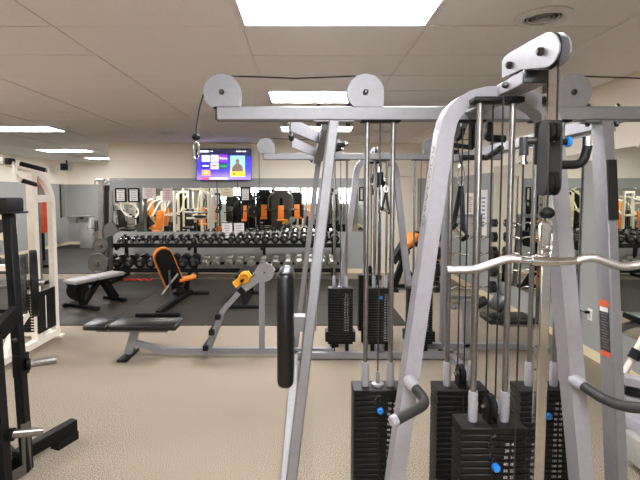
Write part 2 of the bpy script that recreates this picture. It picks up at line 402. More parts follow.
# sockets and switch plates
t = thing('wall_outlet', 'white wall outlet with a plugged black cord', 'outlet', P(590, 315, X=XR))
c = P(590, 314.5, X=XR - .004)
obj('cover_plate', MB().rbox(c, (.008, .075, .12), .003), 'plastic_white', t)
for dz in (-.025, .025): obj('socket', MB().rbox(c + V(-.005, 0, dz), (.004, .034, .03), .002), 'vent_grey', t)
t = thing('power_cord', 'black cord hanging from the wall outlet plug', 'cord', c + V(-.03, 0, .02))
obj('plug', MB().rbox(c + V(-.032, 0, .025), (.045, .03, .03), .006), 'black_metal', t)
obj('adapter', MB().rbox(c + V(-.055, .18, .0), (.05, .06, .07), .008), 'plastic_white', t)
obj('cable', MB().tube(fillet([c + V(-.05, .0, .025), c + V(-.07, .1, .03), c + V(-.06, .18, .0), c + V(-.05, .2, -.15), c + V(-.04, .17, -.35), c + V(-.03, .22, -c.z + .01)], .08), .005, 6), 'cable', t)
one('switch_plate', MB().rbox(P(72, 235.5, X=XL + .005), (.008, .09, .14), .003), 'plastic_white', 'small white wall plate beside the drinking fountain', 'outlet')
a = P(66, 167, Y=14.2)
t = thing('wall_speaker', 'grey box loudspeaker high in the alcove corner', 'speaker', a)
obj('cabinet', MB().rbox(a, (.27, .2, .22), .015), 'plastic_grey', t)
obj('grille', MB().rbox(a + V(0, -.105, 0), (.23, .012, .18), .005), 'rubber', t)
obj('bracket', MB().beam(a + V(0, .05, .1), (a.x, a.y + .05, H), .04, .02), 'black_metal', t)

# notices
def notice(px0, py0, px1, py1, label, frame=None, pap='paper', ink='ink', lines=5, Y=None, X=None, group=None, off=0):
    if X is None:
        a, b = P(px0, py0, Y=Y), P(px1, py1, Y=Y); u = V(1, 0, 0); n = V(0, -1, 0)
    else:
        a, b = P(px0, py0, X=X), P(px1, py1, X=X); u = V(0, -1, 0); n = V(-1, 0, 0)
    c = (a + b) / 2; w_ = abs((b - a).dot(u)); h_ = abs(a.z - b.z); z = V(0, 0, 1)
    t = thing('framed_notice' if frame else 'paper_notice', label, 'notice', c, group)
    q = lambda k, th, o: MB().prism([(-w_ / 2 + k, -h_ / 2 + k), (w_ / 2 - k, -h_ / 2 + k), (w_ / 2 - k, h_ / 2 - k), (-w_ / 2 + k, h_ / 2 - k)], c + n * o, u, z, th)
    obj('sheet', q(.025 if frame else 0, .003, .006), pap, t)
    if frame:
        k = .016; obj('frame', MB().sweep([c + u * (-w_ / 2 + k) + z * (-h_ / 2 + k) + n * .008, c + u * (w_ / 2 - k) + z * (-h_ / 2 + k) + n * .008, c + u * (w_ / 2 - k) + z * (h_ / 2 - k) + n * .008, c + u * (-w_ / 2 + k) + z * (h_ / 2 - k) + n * .008], .032, .016, n, True), frame, t)
    rr = random.Random(int(px0 * 7)); mb = MB()
    for i in range(lines):
        zz = h_ * (.32 - .62 * i / max(1, lines - 1)); l = w_ * rr.uniform(.34, .62) / 2
        mb.add([c + u * sx * l + z * (zz + sz * h_ * .018) + n * .0082 for sx, sz in ((-1, -1), (1, -1), (1, 1), (-1, 1))], [(0, 1, 2, 3)])
    obj('print', mb, ink, t)
YM = YB - .012
notice(115, 188, 126.6, 202.4, 'black-framed white notice at the end of the long mirror', 'black_metal', Y=YM)
notice(128, 188, 139.6, 202.4, 'black-framed white notice between another framed notice and pink sheet', 'black_metal', Y=YM)
notice(143, 188, 156, 198.8, 'pale pink unframed sheet taped to the mirror top', None, 'pink_paper', Y=YM)
notice(162.5, 188, 172.5, 201.8, 'pale sheet with red print taped to the mirror top', None, 'pink_paper', 'red_ink', 6, Y=YM)
notice(240.5, 187, 250.5, 201.5, 'black-framed white notice on the mirror under the television', 'black_metal', Y=YM)
notice(222, 223, 232.4, 238.5, 'plain white sheet at mirror bottom beside a matching sheet', None, Y=YM, group='white sheets below the mirror')
notice(234, 223, 244.2, 238.5, 'plain white sheet at mirror bottom beside a matching sheet', None, Y=YM, group='white sheets below the mirror')
notice(220.5, 188, 233.5, 196.8, 'cream patch with dark bars, a painted reflection on the mirror top', None, 'baseboard', 'black_metal', 3, Y=YM)  # flat patch painted in place of a reflection in the mirror
notice(359, 187, 364, 201, 'slim black-framed notice at the door end of the mirror', 'black_metal', Y=YM)
notice(466, 193, 474, 217, 'white text sheet on the grey wall by the barbell rack', None, Y=None, X=XR - .004, lines=9)
notice(480.5, 190, 487, 236, 'tall blue and white exercise chart on the wall', None, 'paper', 'poster_blue', 8, X=XR - .004)
# small dark switch by the tv wall end
one('thermostat', MB().rbox(P(113, 208, Y=YB - .015), (.05, .03, .13), .008), 'rubber', 'small dark wall control at the end of the mirror', 'control')
# ================================================================== TELEVISION
a, b = P(196, 148.5, Y=YB - .1), P(251.5, 180.3, Y=YB - .1); TC = (a + b) / 2; tw, thh = b.x - a.x, a.z - b.z
t = thing('television', 'flat screen television with a purple menu above the mirror', 'television', (TC.x, YB - .08, b.z))
obj('housing', MB().rbox((TC.x, YB - .085, TC.z), (tw, .05, thh), .008), 'tv_black', t)
obj('wall_bracket', MB().span((TC.x - .2, YB - .06, TC.z - .15), (TC.x + .2, YB, TC.z + .15)), 'black_metal', t)
def screen_mat():
    m = mat('tv_screen', '2a1fd0', .2); nt = m.node_tree; b_ = nt.nodes['Principled BSDF']
    tc = nt.nodes.new('ShaderNodeTexCoord'); sp = nt.nodes.new('ShaderNodeSeparateXYZ'); r = nt.nodes.new('ShaderNodeValToRGB')
    nt.links.new(tc.outputs['Generated'], sp.inputs[0]); nt.links.new(sp.outputs[2], r.inputs[0])
    e = r.color_ramp.elements; e[0].position = 0; e[0].color = lin('8a6cf0'); e[1].position = .28; e[1].color = lin('3420d8')
    q = e.new(.7); q.color = lin('2018b8'); q = e.new(.8); q.color = lin('10123a'); q = e.new(1); q.color = lin('0c0e1c')
    nt.links.new(r.outputs[0], b_.inputs['Emission Color']); b_.inputs['Emission Strength'].default_value = .5; b_.inputs['Base Color'].default_value = (.01, .01, .02, 1)
screen_mat()
sx0, sz0, sw, sh = a.x + .012, b.z + .012, tw - .024, thh - .024; YS = YB - .112
scr = obj('screen', MB().span((sx0, YS, sz0), (sx0 + sw, YS + .003, sz0 + sh)), 'tv_screen', t)
def emit(name, c, s=.5): 
    m = mat(name, c, .4, emit=s); m.node_tree.nodes['Principled BSDF'].inputs['Base Color'].default_value = (.01, .01, .01, 1); return name
def tile(px0, py0, px1, py1, c, txt=None, tcol='ffffff', size=.055, k=1):
    A, B = P(px0, py0, Y=YS - .002 * k), P(px1, py1, Y=YS - .002 * k)
    o = obj('menu_tile', MB().prism([(A.x, B.z), (B.x, B.z), (B.x, A.z), (A.x, A.z)], (0, YS - .002 * k, 0), (1, 0, 0), (0, 0, 1), .002), emit('screen_' + c, c), scr)
    if txt: obj('menu_text', text_mb(txt, size, ((A.x + B.x) / 2, YS - .002 * k - .002, (A.z + B.z) / 2), (1, 0, 0), (0, 0, 1)), emit('screen_' + tcol, tcol), scr)
bar = lambda x0, y0, x1, y1, c: tile(x0, y0, x1, y1, c, k=3)
tile(201.8, 155.2, 209.6, 161.6, 'e4dcf4', '*', '7a3fb8', .2); tile(210.8, 155, 218.4, 161.8, 'e8eef8'); bar(211.6, 157.6, 213.4, 159.4, 'd03040'); bar(214, 158, 217.8, 159.2, '8890a8'); tile(219.2, 154.4, 227.6, 162.2, '6a1fb8', 'Roku', 'ffffff', .075)
tile(201.8, 162.8, 209.6, 168.8, '201878'); bar(202.6, 165.2, 208.8, 166.6, 'd8d0ff'); tile(210.8, 162.8, 218.4, 169, 'f4eef0'); bar(211.6, 165, 217.6, 166.6, 'e02030'); tile(219.6, 163, 227.2, 169, '0c3038', 'hulu', '40d890', .075)
tile(202, 170, 210.2, 175.6, 'f08838'); bar(204.6, 171.6, 207.4, 174, 'f8c8a0')
tile(230.2, 155.6, 245, 171.6, '7fb4e8'); tile(230.2, 170.6, 245, 176.6, 'f4e020', k=2); bar(233, 172.4, 235.4, 175, '5a5010'); bar(236.6, 173, 242.6, 174.2, 'b8a820')
# generic poster figure: head, shoulders
A = P(237.5, 163.5, Y=YS - .004); o_ = []
obj('poster_figure', MB().prism(arc2(0, .05, .045, -60, 240, 12) + [(-.1, -.06), (-.13, -.17), (.12, -.17), (.1, -.05)], (A.x, YS - .005, A.z), (1, 0, 0), (0, 0, 1), .001), emit('screen_6a5040', '6a5040'), scr)
tile(202, 177.6, 209, 179.4, 'd83040'); tile(209.5, 177.4, 228, 179.6, 'c8c0f0', k=1)
bar(198.5, 150.6, 209, 152.2, 'ffffff'); bar(210.5, 150.8, 213, 151.8, 'c8c8d8'); bar(236, 150.8, 241.5, 152, 'c8c8d8'); bar(242.5, 150.8, 246, 152, 'c8c8d8')
for px, yy in ((216.8, 232), (237.4, 206)):
    p = P(px, 180, Y=YB - .02)
    obj('power_cord', MB().tube([(p.x, YB - .03, b.z + .02), (p.x + .005, YB - .02, b.z - .2), (p.x - .004, YB - .016, P(px, yy, Y=YB).z)], .007, 6), 'cable', t)

# ================================================================== DUMBBELL RACK
RX0, RX1 = P(109, 245, Y=8.75).x, P(341, 245, Y=8.75).x
rk = thing('dumbbell_rack', 'long black two-shelf dumbbell rack under the wall mirror', 'rack', ((RX0 + RX1) / 2, 9.0, 0))
ZT, ZL = P(200, 245, Y=8.77).z - .03, P(200, 270, Y=8.77).z - .03                                  # front lips of the two shelves; each shelf tilts up to the back
def shelf_pt(x, t_, z): return V(x, 8.78 + t_ * .44, z + t_ * .10)
for z in (ZT, ZL):
    for t_ in (0.03, .97):
        obj('shelf_rail', MB().beam(shelf_pt(RX0, t_, z), shelf_pt(RX1, t_, z), .05, .05), 'black_metal', rk)
    obj('shelf_lip', MB().beam(shelf_pt(RX0, -.02, z + .03), shelf_pt(RX1, -.02, z + .03), .008, .07), 'black_metal', rk)
for k in range(4):
    x = RX0 + .12 + (RX1 - RX0 - .24) * k / 3
    obj('upright', MB().beam((x, 9.34, .04), (x, 9.27, .86), .06, .05, up=(0, 1, 0)), 'black_metal', rk)
    obj('foot', MB().rbox((x, 9.02, .03), (.07, .72, .05), .008), 'black_metal', rk)
    for z in (ZT, ZL): obj('shelf_arm', MB().beam(shelf_pt(x, 0, z - .05), shelf_pt(x, 1, z - .05), .05, .05), 'black_metal', rk)
def make_round(r, L):
    """round-head dumbbell lying along Y"""
    t = thing('dumbbell', 'x', 'dumbbell')
    obj('handle', MB().cyl((0, -.07, 0), (0, .07, 0), .015, n=10), 'chrome', t)
    for s in (-1, 1):
        h = obj('head', MB().lathe([(r * .55, 0), (r, .012), (r, L - .012), (r * .82, L)], (0, s * .065, 0), (0, s, 0), 20), 'dumbbell_black', t)
        obj('end_cap', MB().lathe([(r * .5, 0), (r * .5, .004), (r * .3, .007)], (0, s * (.065 + L), 0), (0, s, 0), 16), 'chrome' if r > .08 else 'steel', h)
    return t
def make_hex(r, L):
    t = thing('dumbbell', 'x', 'dumbbell')
    obj('handle', MB().cyl((0, -.07, 0), (0, .07, 0), .016, n=10), 'chrome', t)
    for s in (-1, 1):
        obj('head', MB().lathe([(r * .6, 0), (r, .018), (r, L - .02), (r * .72, L)], (0, s * .06, 0), (0, s, 0), 6), 'hex_grey', t)
    return t
protos = {}
def put(kind, r, px, shelf, label, group):
    key = (kind, round(r, 3))
    L = .06 + r * .75
    first = key not in protos
    if first: protos[key] = (make_hex if kind == 'hex' else make_round)(r, L)
    z = ZT if shelf else ZL
    yc = P(px, 245 if shelf else 270, Y=8.9)
    zr = z + .03 + .055 + r
    loc = V(yc.x, 9.0, zr + .0)
    o = protos[key] if first else dup(protos[key])
    o.location = loc; o.rotation_euler = (R(12.8), random.uniform(-.3, .3) if kind != 'hex' else 0, random.uniform(-.05, .05) if shelf else 0)
    o['label'] = label; o['group'] = group
    return o
px = 119.0; rads = []
for i in range(27):
    r = .038 + .0021 * i if i < 20 else .082 + .0015 * (i - 20)
    r = round(r / .006) * .006
    step = (2 * r + .036 + (.05 if i % 2 == 1 and i < 14 else 0)) * 444 / 9.1
    if px > 337: break
    small = r < .065
    put('round', r, px, True, 'small black round dumbbell on the upper rack shelf' if small else 'large black round dumbbell on the upper rack shelf', 'small upper shelf dumbbells' if small else 'large upper shelf dumbbells')
    px += step
for px in (106, 117, 128, 139, 150, 160.5, 171, 181.5, 192):
    put('round', .096, px + 2, False, 'big black round dumbbell on the lower rack shelf', 'big lower shelf dumbbells')
for i, px in enumerate((205.5, 216, 229, 239.5, 251.5, 263.5, 275.5, 288, 299, 311, 322, 332)):
    put('hex', .086 if i < 6 else .09, px, False, 'silver grey hexagonal dumbbell on the lower rack shelf', 'hexagonal dumbbells')
one('jump_rope', MB().tube([P(124 + 2.6 * k, 279.6 + .7 * math.sin(k * 2.1), Z=.022) for k in range(12)], .014, 6), 'red_plastic', 'red rope lying under the dumbbell rack', 'rope')
# ================================================================== THE MULTI-STATION CABLE MACHINE
XC = .775; XA = .77; YMID = 3.4; YBM = 2.2
gym = thing('cable_machine', 'big silver multi-station cable machine with black weight stacks', 'gym machine', (XC, YMID, 0))
BZ = 2.044; BH = .065
def mx(x): return 2 * XC - x
NUM = {}
stack_mesh = {}
def stack(cx, cy, f, side, pin=None, wheel=False, big=False, num=True, top=.695, reach=2.02):
    """weight stack with rods; side -1 looks to the camera side of the near row"""
    W, D, pitch = .25, .12, .0262; z0 = .17; n = int((top - z0) / pitch)
    c = f(V(cx, cy, 0)) if f else V(cx, cy, 0); fs = -1
    if 'p' not in stack_mesh:
        stack_mesh['p'] = MB().rbox((0, 0, 0), (W, D, pitch - .0035), .003, None, 1).mesh('weight_plate')
        stack_mesh['b'] = MB().rbox((0, 0, 0), (W + .055, D + .02, pitch - .0035), .003, None, 1).mesh('weight_plate')
    for k in range(n):
        wide = big and k < 4
        o = obj('weight_plate', stack_mesh['b' if wide else 'p'], 'stack_black', gym)
        o.location = V(c.x, c.y, z0 + (k + .5) * pitch) - gym.location
        if num and k < n - 1:
            s = str(10 * (n - 1 - k))
            if s not in NUM:
                me = text_mesh(s + '  ' + str(round(4.5 * (n - 1 - k))), .016); NUM[s] = me
                for q in me.vertices: q.co = V(q.co.x + .058, -D / 2 - .0012, q.co.y)
                if not me.materials: me.materials.append(MATS['sticker_white'])
                me.materials[0] = MATS['sticker_white']
            t_ = bpy.data.objects.new('number_label', NUM[s]); COL.objects.link(t_); t_.parent = o
    zt = z0 + n * pitch
    obj('top_plate', MB().rbox((c.x, c.y, zt + .012), (W + .002, D + .002, .024), .003, None, 1), 'stack_black', gym)
    obj('stack_base', MB().box((c.x, c.y, z0 - .012), (W, D, .024)).box((c.x - .07, c.y, .08), (.035, .05, .16)).box((c.x + .07, c.y, .08), (.035, .05, .16)), 'black_metal', gym)
    for s in (-1, 1):
        x = c.x + s * .062
        obj('guide_rod', MB().cyl((x, c.y, .06), (x, c.y, reach), .0115, n=12), 'rod_steel', gym)
        obj('rod_collar', MB().lathe([(.0175, 0), (.0185, .01), (.0185, .112), (.0165, .12)], (x, c.y, zt + .024), (0, 0, 1), 14), 'silver_white', gym)
    obj('rod_bracket', MB().rbox((c.x, c.y, reach - .004), (.19, .06, .022), .006), 'black_metal', gym)
    if wheel:
        h = obj('stack_pulley', MB().lathe([(.02, -.008), (.05, -.010), (.05, -.007), (.043, 0), (.05, .007), (.05, .010), (.02, .008)], (c.x + .006, c.y, zt + .082), (1, 0, 0), 22), 'rubber', gym)
        for s in (-1, 1): obj('pulley_plate', MB().prism(arc2(0, .06, .032, 0, 180, 8) + [(-.028, 0), (.028, 0)], (c.x + .006 + s * .016, c.y, zt + .024), (0, 1, 0), (0, 0, 1), .004), 'black_metal', h)
        obj('axle_bolt', MB().lathe([(.009, 0), (.009, .01), (.005, .014)], (c.x - .014, c.y, zt + .082), (-1, 0, 0), 8), 'chrome', h)
        for s in (-1, 1): obj('cable', MB().cyl((c.x + .006, c.y + s * .045, zt + .08), (c.x + .006, c.y + s * .045, reach), .0035, n=6), 'cable', gym)
    else:
        obj('cable_anchor', MB().lathe([(.03, 0), (.03, .012), (.011, .016), (.011, .06), (.006, .075)], (c.x, c.y, zt + .024), (0, 0, 1), 12), 'silver', gym)
        obj('cable', MB().cyl((c.x, c.y, zt + .09), (c.x, c.y, reach), .0035, n=6), 'cable', gym)
    if pin is not None:
        zp = z0 + (n - pin - .5) * pitch; y = c.y - D / 2
        pn = obj('selector_pin', MB().lathe([(.005, 0), (.005, .012), (.0145, .014), (.016, .026), (.012, .034)], (c.x, y, zp), (0, -1, 0), 14), 'blue_plastic', gym, 'blue plastic selector pin')
        pts = [V(c.x - .004 + .008 * math.sin(k * 1.9) - .018 * math.sin(math.pi * k / 16), y - .012 - .004 * math.cos(k * 1.9), zt + .005 + (zp + .01 - zt) * k / 16) for k in range(17)]
        obj('coil_cord', MB().tube(pts, .003, 5), 'cable', pn)
    # vertical hole row
    obj('pin_holes', MB().span((c.x - .004, c.y - D / 2 - .0008, z0), (c.x + .004, c.y - D / 2 - .0004, zt)), 'tv_black', gym)
def cover_outline(r, flip):
    """round pulley cover that runs straight down one side to the beam"""
    o = arc2(0, 0, r, 0, 235, 22) + [(-r * .35, -.066), (r * .98, -.066)]
    return [(-a, b) for a, b in o] if flip else o
def half(f, near):
    q = lambda *a: MB(f)
    bx0, bx1 = P(216, 113, Y=2.17).x, None; bx1 = mx(bx0)
    obj('top_beam', q().beam((bx0, YBM, BZ), (bx1, YBM, BZ), BH, BH, r=.006), 'silver', gym)
    for x in (bx0, bx1): obj('beam_cap', q().rbox((x, YBM, BZ), (.006, BH * .96, BH * .96), .002, None, 1), 'black_metal', gym)
    xd0, xd1 = P(222, 92, Y=2.18).x, P(365.5, 93, Y=2.18).x
    for x, flip in ((xd0, False), (xd1, True if False else False), (mx(xd1), True), (mx(xd0), True)):
        zc = BZ + BH / 2 + .066
        cv = obj('pulley_cover', q().prism(cover_outline(.0865, flip), (x, YBM - .024, zc), (1, 0, 0), (0, 0, 1), .004).prism(cover_outline(.0865, flip), (x, YBM + .024, zc), (1, 0, 0), (0, 0, 1), .004).box((x + (-.06 if flip else .06), YBM, zc - .05), (.04, .05, .05)), 'silver', gym)
        obj('pulley_wheel', q().lathe([(.02, -.014), (.082, -.014), (.072, 0), (.082, .014), (.02, .014)], (x, YBM, zc), (0, 1, 0), 26), 'rubber', cv)
        obj('axle_bolt', q().lathe([(.013, 0), (.013, .008), (.006, .014)], (x, YBM - .026, zc), (0, -1, 0), 10), 'bolt', cv)
    for a, b in ((xd0, xd1), (mx(xd0), mx(xd1))):
        zt = BZ + BH / 2 + .066 + .082
        obj('cable', q().tube([(a, YBM, zt), (a * .7 + b * .3, YBM, zt - .006), ((a + b) / 2, YBM, zt - .012), (b, YBM, zt)], .0035, 6), 'cable', gym)
    # outer legs
    RT = P(602, 124, Y=YBM); RB = P(616, 480, Y=2.06); RF = RT + (RB - RT) * ((RT.z - .02) / (RT.z - RB.z))
    lt = P(333.5, 124, Y=YBM); lb = P(291, 480, Y=2.06); d = (lb - lt); foot = lt + d * ((lt.z - .02) / (lt.z - lb.z))
    for s in (1, -1):
        g = lambda p: V(p) if s == 1 else V(mx(p.x), p.y, p.z)
        a, b = g(lt), g(foot)
        if s == -1: a, b = RT, RF
        lg = obj('leg', q().beam((a.x, a.y, BZ - BH / 2 - .004), b, .05, .1, up=(0, 1, 0), r=.006), 'silver', gym)
        obj('mounting_plate', q().rbox((a.x, a.y, BZ - BH / 2 - .004), (.19, .08, .008), .002, None, 1), 'silver', lg)
        for k in (-1, 1):
            obj('bolt', q().lathe([(.011, 0), (.011, .012), (.006, .018)], (a.x + k * .07, a.y, BZ - BH / 2 - .008), (0, 0, -1), 8), 'bolt', lg)
            obj('bolt', q().lathe([(.011, 0), (.011, .012), (.006, .018)], (a.x + k * .07, a.y, BZ + BH / 2), (0, 0, 1), 8), 'bolt', lg)
        obj('floor_foot', q().rbox((b.x, b.y, .01), (.09, .14, .02), .004), 'black_metal', lg)
        # rail on the floor out to the stacks
        obj('base_rail', q().beam((b.x, b.y + .1, .045), (b.x, YMID, .045), .06, .06), 'silver', gym)
    obj('base_rail', q().beam((foot.x - .02, YBM + .09, .045), (mx(foot.x) + .02, YBM + .09, .045), .06, .06), 'silver', gym)
    # arch
    ya = 1.845; yf = 1.80
    a0, a1 = P(397.5, 480, Y=yf), P(447, 134, Y=yf)
    k0 = a0 + (a1 - a0) * ((.02 - a0.z) / (a1.z - a0.z))
    px_top = [P(*p, Y=yf) for p in ((450, 121), (455, 111.5), (463, 103.5), (474, 97.5), (487, 94.3), (498, 93.8))]
    for s in (1, -1):
        pts = [V(p.x if s == 1 else 2 * XA - p.x, ya, p.z) for p in [k0, a1] + px_top]
        pts.append(V(XA, ya, pts[-1].z))
        ar = obj('arch_leg', q().sweep(pts, .06, .09, (0, 1, 0)), 'silver_white', gym)
        b = pts[0]; obj('floor_foot', q().rbox((b.x, ya, .012), (.09, .16, .024), .004), 'black_metal', ar)
        if s == 1 and near:
            # raised lettering strip down the outer side of the arch leg
            dr = (pts[0] - pts[1]).normalized(); sd = V(dr.z, 0, -dr.x).normalized(); sd = sd if sd.x < 0 else -sd
            A = pts[1] + dr * .0 + sd * .0312; B = P(424, 220, Y=yf); L = (A.z - B.z) / abs(dr.z)
            obj('name_strip', MB().prism([(-.034, 0), (.034, 0), (.034, L), (-.034, L)], A, (0, 1, 0), dr, .002), 'logo_white', ar)
            for i, ch in enumerate('ROOCA6O'):       # the worn lettering, as far as it can be made out
                obj('letter', text_mb(ch, .062, A + sd * .0016 + dr * (.06 + i * .048), -dr, (0, -1, 0)), 'logo_grey', ar)
    zt = pts[-1].z
    # boom out of the arch toward the front, with end cap
    ye = 1.60; zb = zt + .0
    capA, capB = P(522.5, 70, Y=ye), P(548, 83.5, Y=ye); bw, bh = capB.x - capA.x, capA.z - capB.z; bxc = (capA.x + capB.x) / 2; bz = (capA.z + capB.z) / 2
    obj('boom', q().beam((bxc, YBM + .0, bz - .004), (bxc, ye, bz), bw, bh, r=.004), 'silver_white', gym)
    obj('boom_cap', q().rbox((bxc, ye - .003, bz), (bw * .98, .012, bh * .98), .004), 'black_vinyl', gym)
    for yy in (1.72, 1.9): obj('bolt', q().lathe([(.012, 0), (.012, .012), (.007, .018)], (bxc - bw / 2, yy, bz), (-1, 0, 0), 8), 'bolt', gym)
    # big pulley head above the boom
    xp = bxc - bw / 2 + .012
    ol = [P(*p, X=xp) for p in ((502.5, 78), (502.5, 62), (505, 57), (510, 53), (530, 41.5), (547, 32.5), (552, 32), (557, 36), (560, 44), (559.5, 52), (556, 60), (553, 63.5), (548, 67), (522, 69.5))]
    for xx in (xp, xp + .034):
        hp = obj('head_plate', q().prism([(p.y, p.z) for p in ol], (xx, 0, 0), (0, 1, 0), (0, 0, 1), .005), 'silver', gym)
    w1, w2 = P(543, 51.5, X=xp), P(511.5, 65, X=xp)
    for wv, r in ((w1, .056), (w2, .04)):
        hw = obj('pulley_wheel', q().lathe([(.015, -.013), (r, -.013), (r - .008, 0), (r, .013), (.015, .013)], (xp + .017, wv.y, wv.z), (1, 0, 0), 26), 'rubber', gym)
        obj('axle_bolt', q().lathe([(.014, 0), (.014, .012), (.008, .018)], (xp - .003, wv.y, wv.z), (-1, 0, 0), 8), 'bolt', hw)
    # chrome post with the sliding carriage
    pt = P(551, 100, Y=ye + .0); px_ = pt.x; yp = ye + .01
    post = obj('chrome_post', q().beam((px_, yp, .02), (px_, yp, bz + .06), .037, .037, up=(0, 1, 0), r=.004), 'chrome', gym)
    for k in range(16): obj('adjuster_hole', q().lathe([(.004, 0), (.004, .0012)], (px_ - .0185, yp, .35 + k * .085), (-1, 0, 0), 8), 'dark_void', post)
    obj('post_foot', q().rbox((px_, yp, .012), (.14, .14, .024), .004), 'black_metal', post)
    obj('floor_rail', q().beam((XC, 1.5, .045), (XC, 2.3, .045), .06, .06), 'silver', gym)
    cz = P(550, 158, Y=1.52).z; cx = P(549.5, 158, Y=1.505).x; yc = 1.505
    ca = obj('pulley_carriage', q().rbox((px_, yp, cz + .06), (.066, .066, .15), .006), 'rubber', gym)
    for xx in (cx - .021, cx + .021):
        obj('side_plate', q().prism(arc2(0, .09, .03, 0, 180, 10) + arc2(0, -.09, .034, 180, 360, 10), (xx, yc, cz), (0, 1, 0), (0, 0, 1), .006), 'rubber_grey', ca)
    for zz, r in ((.085, .036), (-.085, .04)):
        for xx in (cx - .0095, cx + .0095): obj('pulley_wheel', q().lathe([(.012, -.008), (r, -.008), (r - .008, 0), (r, .008), (.012, .008)], (xx, yc, cz + zz), (1, 0, 0), 24), 'rubber', ca)
    for zz in (.085, -.085): obj('axle_bolt', q().lathe([(.012, 0), (.012, .008), (.007, .012)], (cx + .024, yc, cz + zz), (1, 0, 0), 8), 'bolt', ca)
    obj('mount_arm', q().beam((px_, yp, cz + .08), (cx, yc, cz + .08), .05, .06), 'rubber_grey', ca)
    yh = 1.5
    g = [P(560, 165, Y=yh), P(583, 164.5, Y=yh), P(587.5, 146, Y=yh)]
    obj('carriage_handle', q().tube(fillet([V(cx + .03, yh, g[0].z)] + g[1:], .045), .0145, 12), 'rubber', ca)
    e = g[2]; obj('handle_tip', q().lathe([(.0155, 0), (.0155, .03), (.012, .034)], e, (0, 0, 1), 12), 'chrome', ca)
    kb = P(566, 142, Y=yh); obj('lock_pin', q().cyl((cx + .03, yh, kb.z), kb, .011, n=10), 'rubber', ca)
    obj('lock_knob', q().lathe([(.01, 0), (.017, .003), (.017, .012), (.01, .017)], kb, (1, 0, 0), 14), 'blue_plastic', ca)
    ls = P(524, 141, Y=yh + .1); obj('side_arm', q().cyl((cx, yh + .08, ls.z), ls, .012, n=10), 'rubber_grey', ca)
    obj('side_sleeve', q().cyl((ls.x, ls.y, ls.z + .012), (ls.x, ls.y, ls.z - .05), .0155, n=12), 'rubber_grey', ca)
    obj('sleeve_tip', q().lathe([(.01, 0), (.01, .02), (.014, .022), (.014, .03)], (ls.x, ls.y, ls.z - .05), (0, 0, -1), 10), 'chrome', ca)
    obj('cable', q().cyl((ls.x, ls.y, ls.z - .08), (ls.x, ls.y, .05), .0035, n=6), 'cable', gym)
    obj('cable', q().cyl(P(558.5, 48, Y=w1.y - .05), P(557, 120, Y=yc - .04), .0035, n=6), 'cable', gym)
    # stacks
    sx = [.36]; sx = [.36, .764, 1.168]
    stack(sx[0], YBM, f, 0, pin=2 if near else None, big=not near, num=True)
    stack(sx[1], YBM, f, 0, pin=None if near else 2, wheel=near, big=False)
    stack(sx[2], YBM, f, 0, pin=3 if near else None, big=not near)
    stack(.724, 1.745, f, 0, pin=4, wheel=True, top=.765, reach=2.02 if near else 2.02)
    return dict(bx0=bx0, sx=sx, post=(px_, yp), cx=cx, yc=yc, cz=cz, foot=foot, RT=RT, RF=RF, xd0=xd0, bz=bz)
N = half(None, True)
RR = half(lambda p: V(p.x, 2 * YMID - p.y, p.z), False)
# beams joining the two halves
for s in (1, -1):
    x = .12 if s == 1 else mx(.12)
    obj('connecting_beam', MB().beam((x, YBM + .03, BZ - .04), (x, 2 * YMID - YBM - .03, BZ - .04), .075, .065, r=.005), 'silver', gym)
# pull-up frames on the connecting beams
def pullup(s):
    g = (lambda p: V(p)) if s == 1 else (lambda p: V(mx(p[0]), p[1], p[2]))
    z = 2.04
    a0, a1 = P(318, 137, Y=2.78), P(290, 126, Y=2.42); b0, b1 = P(314, 152, Y=3.75), P(291.5, 146, Y=3.2)
    for p0, p1 in ((a0, a1), (b0, b1)):
        obj('pull_up_arm', MB().beam(g((.1, p0.y, 2.0)), g((p1.x, p1.y, 2.03)), .012, .07), 'silver_white', gym)
    h0, h1 = g((a1.x, a1.y, 2.05)), g((b1.x, b1.y, 2.05))
    gr = obj('pull_up_grip', MB().cyl(h0, h1, .014, n=10), 'chrome', gym)
    obj('grip_sleeve', MB().cyl(h0 * .25 + h1 * .75, h0 * .02 + h1 * .98, .019, n=10), 'rubber', gr)
    for y in (3.9, 4.3):
        c = V(.12, y, 2.06) if s == 1 else V(mx(.12), y, 2.06)
        gg = obj('side_grip', MB().cyl(c, c + V(.22 * s, 0, .03), .02, n=12), 'rubber', gym)
        obj('grip_tip', MB().lathe([(.021, 0), (.021, .02), (.014, .026)], c + V(.22 * s, 0, .03), (s, 0, .14), 12), 'chrome', gg)
pullup(1); pullup(-1)
# black padded grips behind the near beam
hz = [P(458, 119, Y=2.45), P(481, 119, Y=2.45)]
cg = obj('chin_bar', MB().cyl(hz[0], hz[1] + V(.16, 0, 0), .016, n=12), 'rubber', gym)
for px_, y0, y1 in ((472, 119, 148),):
    a, b = P(px_, y0, Y=2.45), P(px_, y1, Y=2.45); obj('chin_grip', MB().cyl(a, b, .017, n=12), 'rubber', gym)
a, b, c = P(490, 104, Y=2.3), P(489, 130, Y=2.3), P(486.5, 138, Y=2.3)
obj('chin_grip', MB().tube(fillet([a, b, c, P(505, 139, Y=2.3)], .04), .018, 12), 'rubber', gym)
a, b = P(461, 157.5, Y=3.2), P(488, 157.5, Y=3.2)
obj('chin_grip', MB().cyl(a, b, .019, n=12), 'rubber', gym); obj('chin_grip', MB().cyl(P(486, 158, Y=3.2), P(501, 148, Y=2.9), .019, n=12), 'rubber', gym)
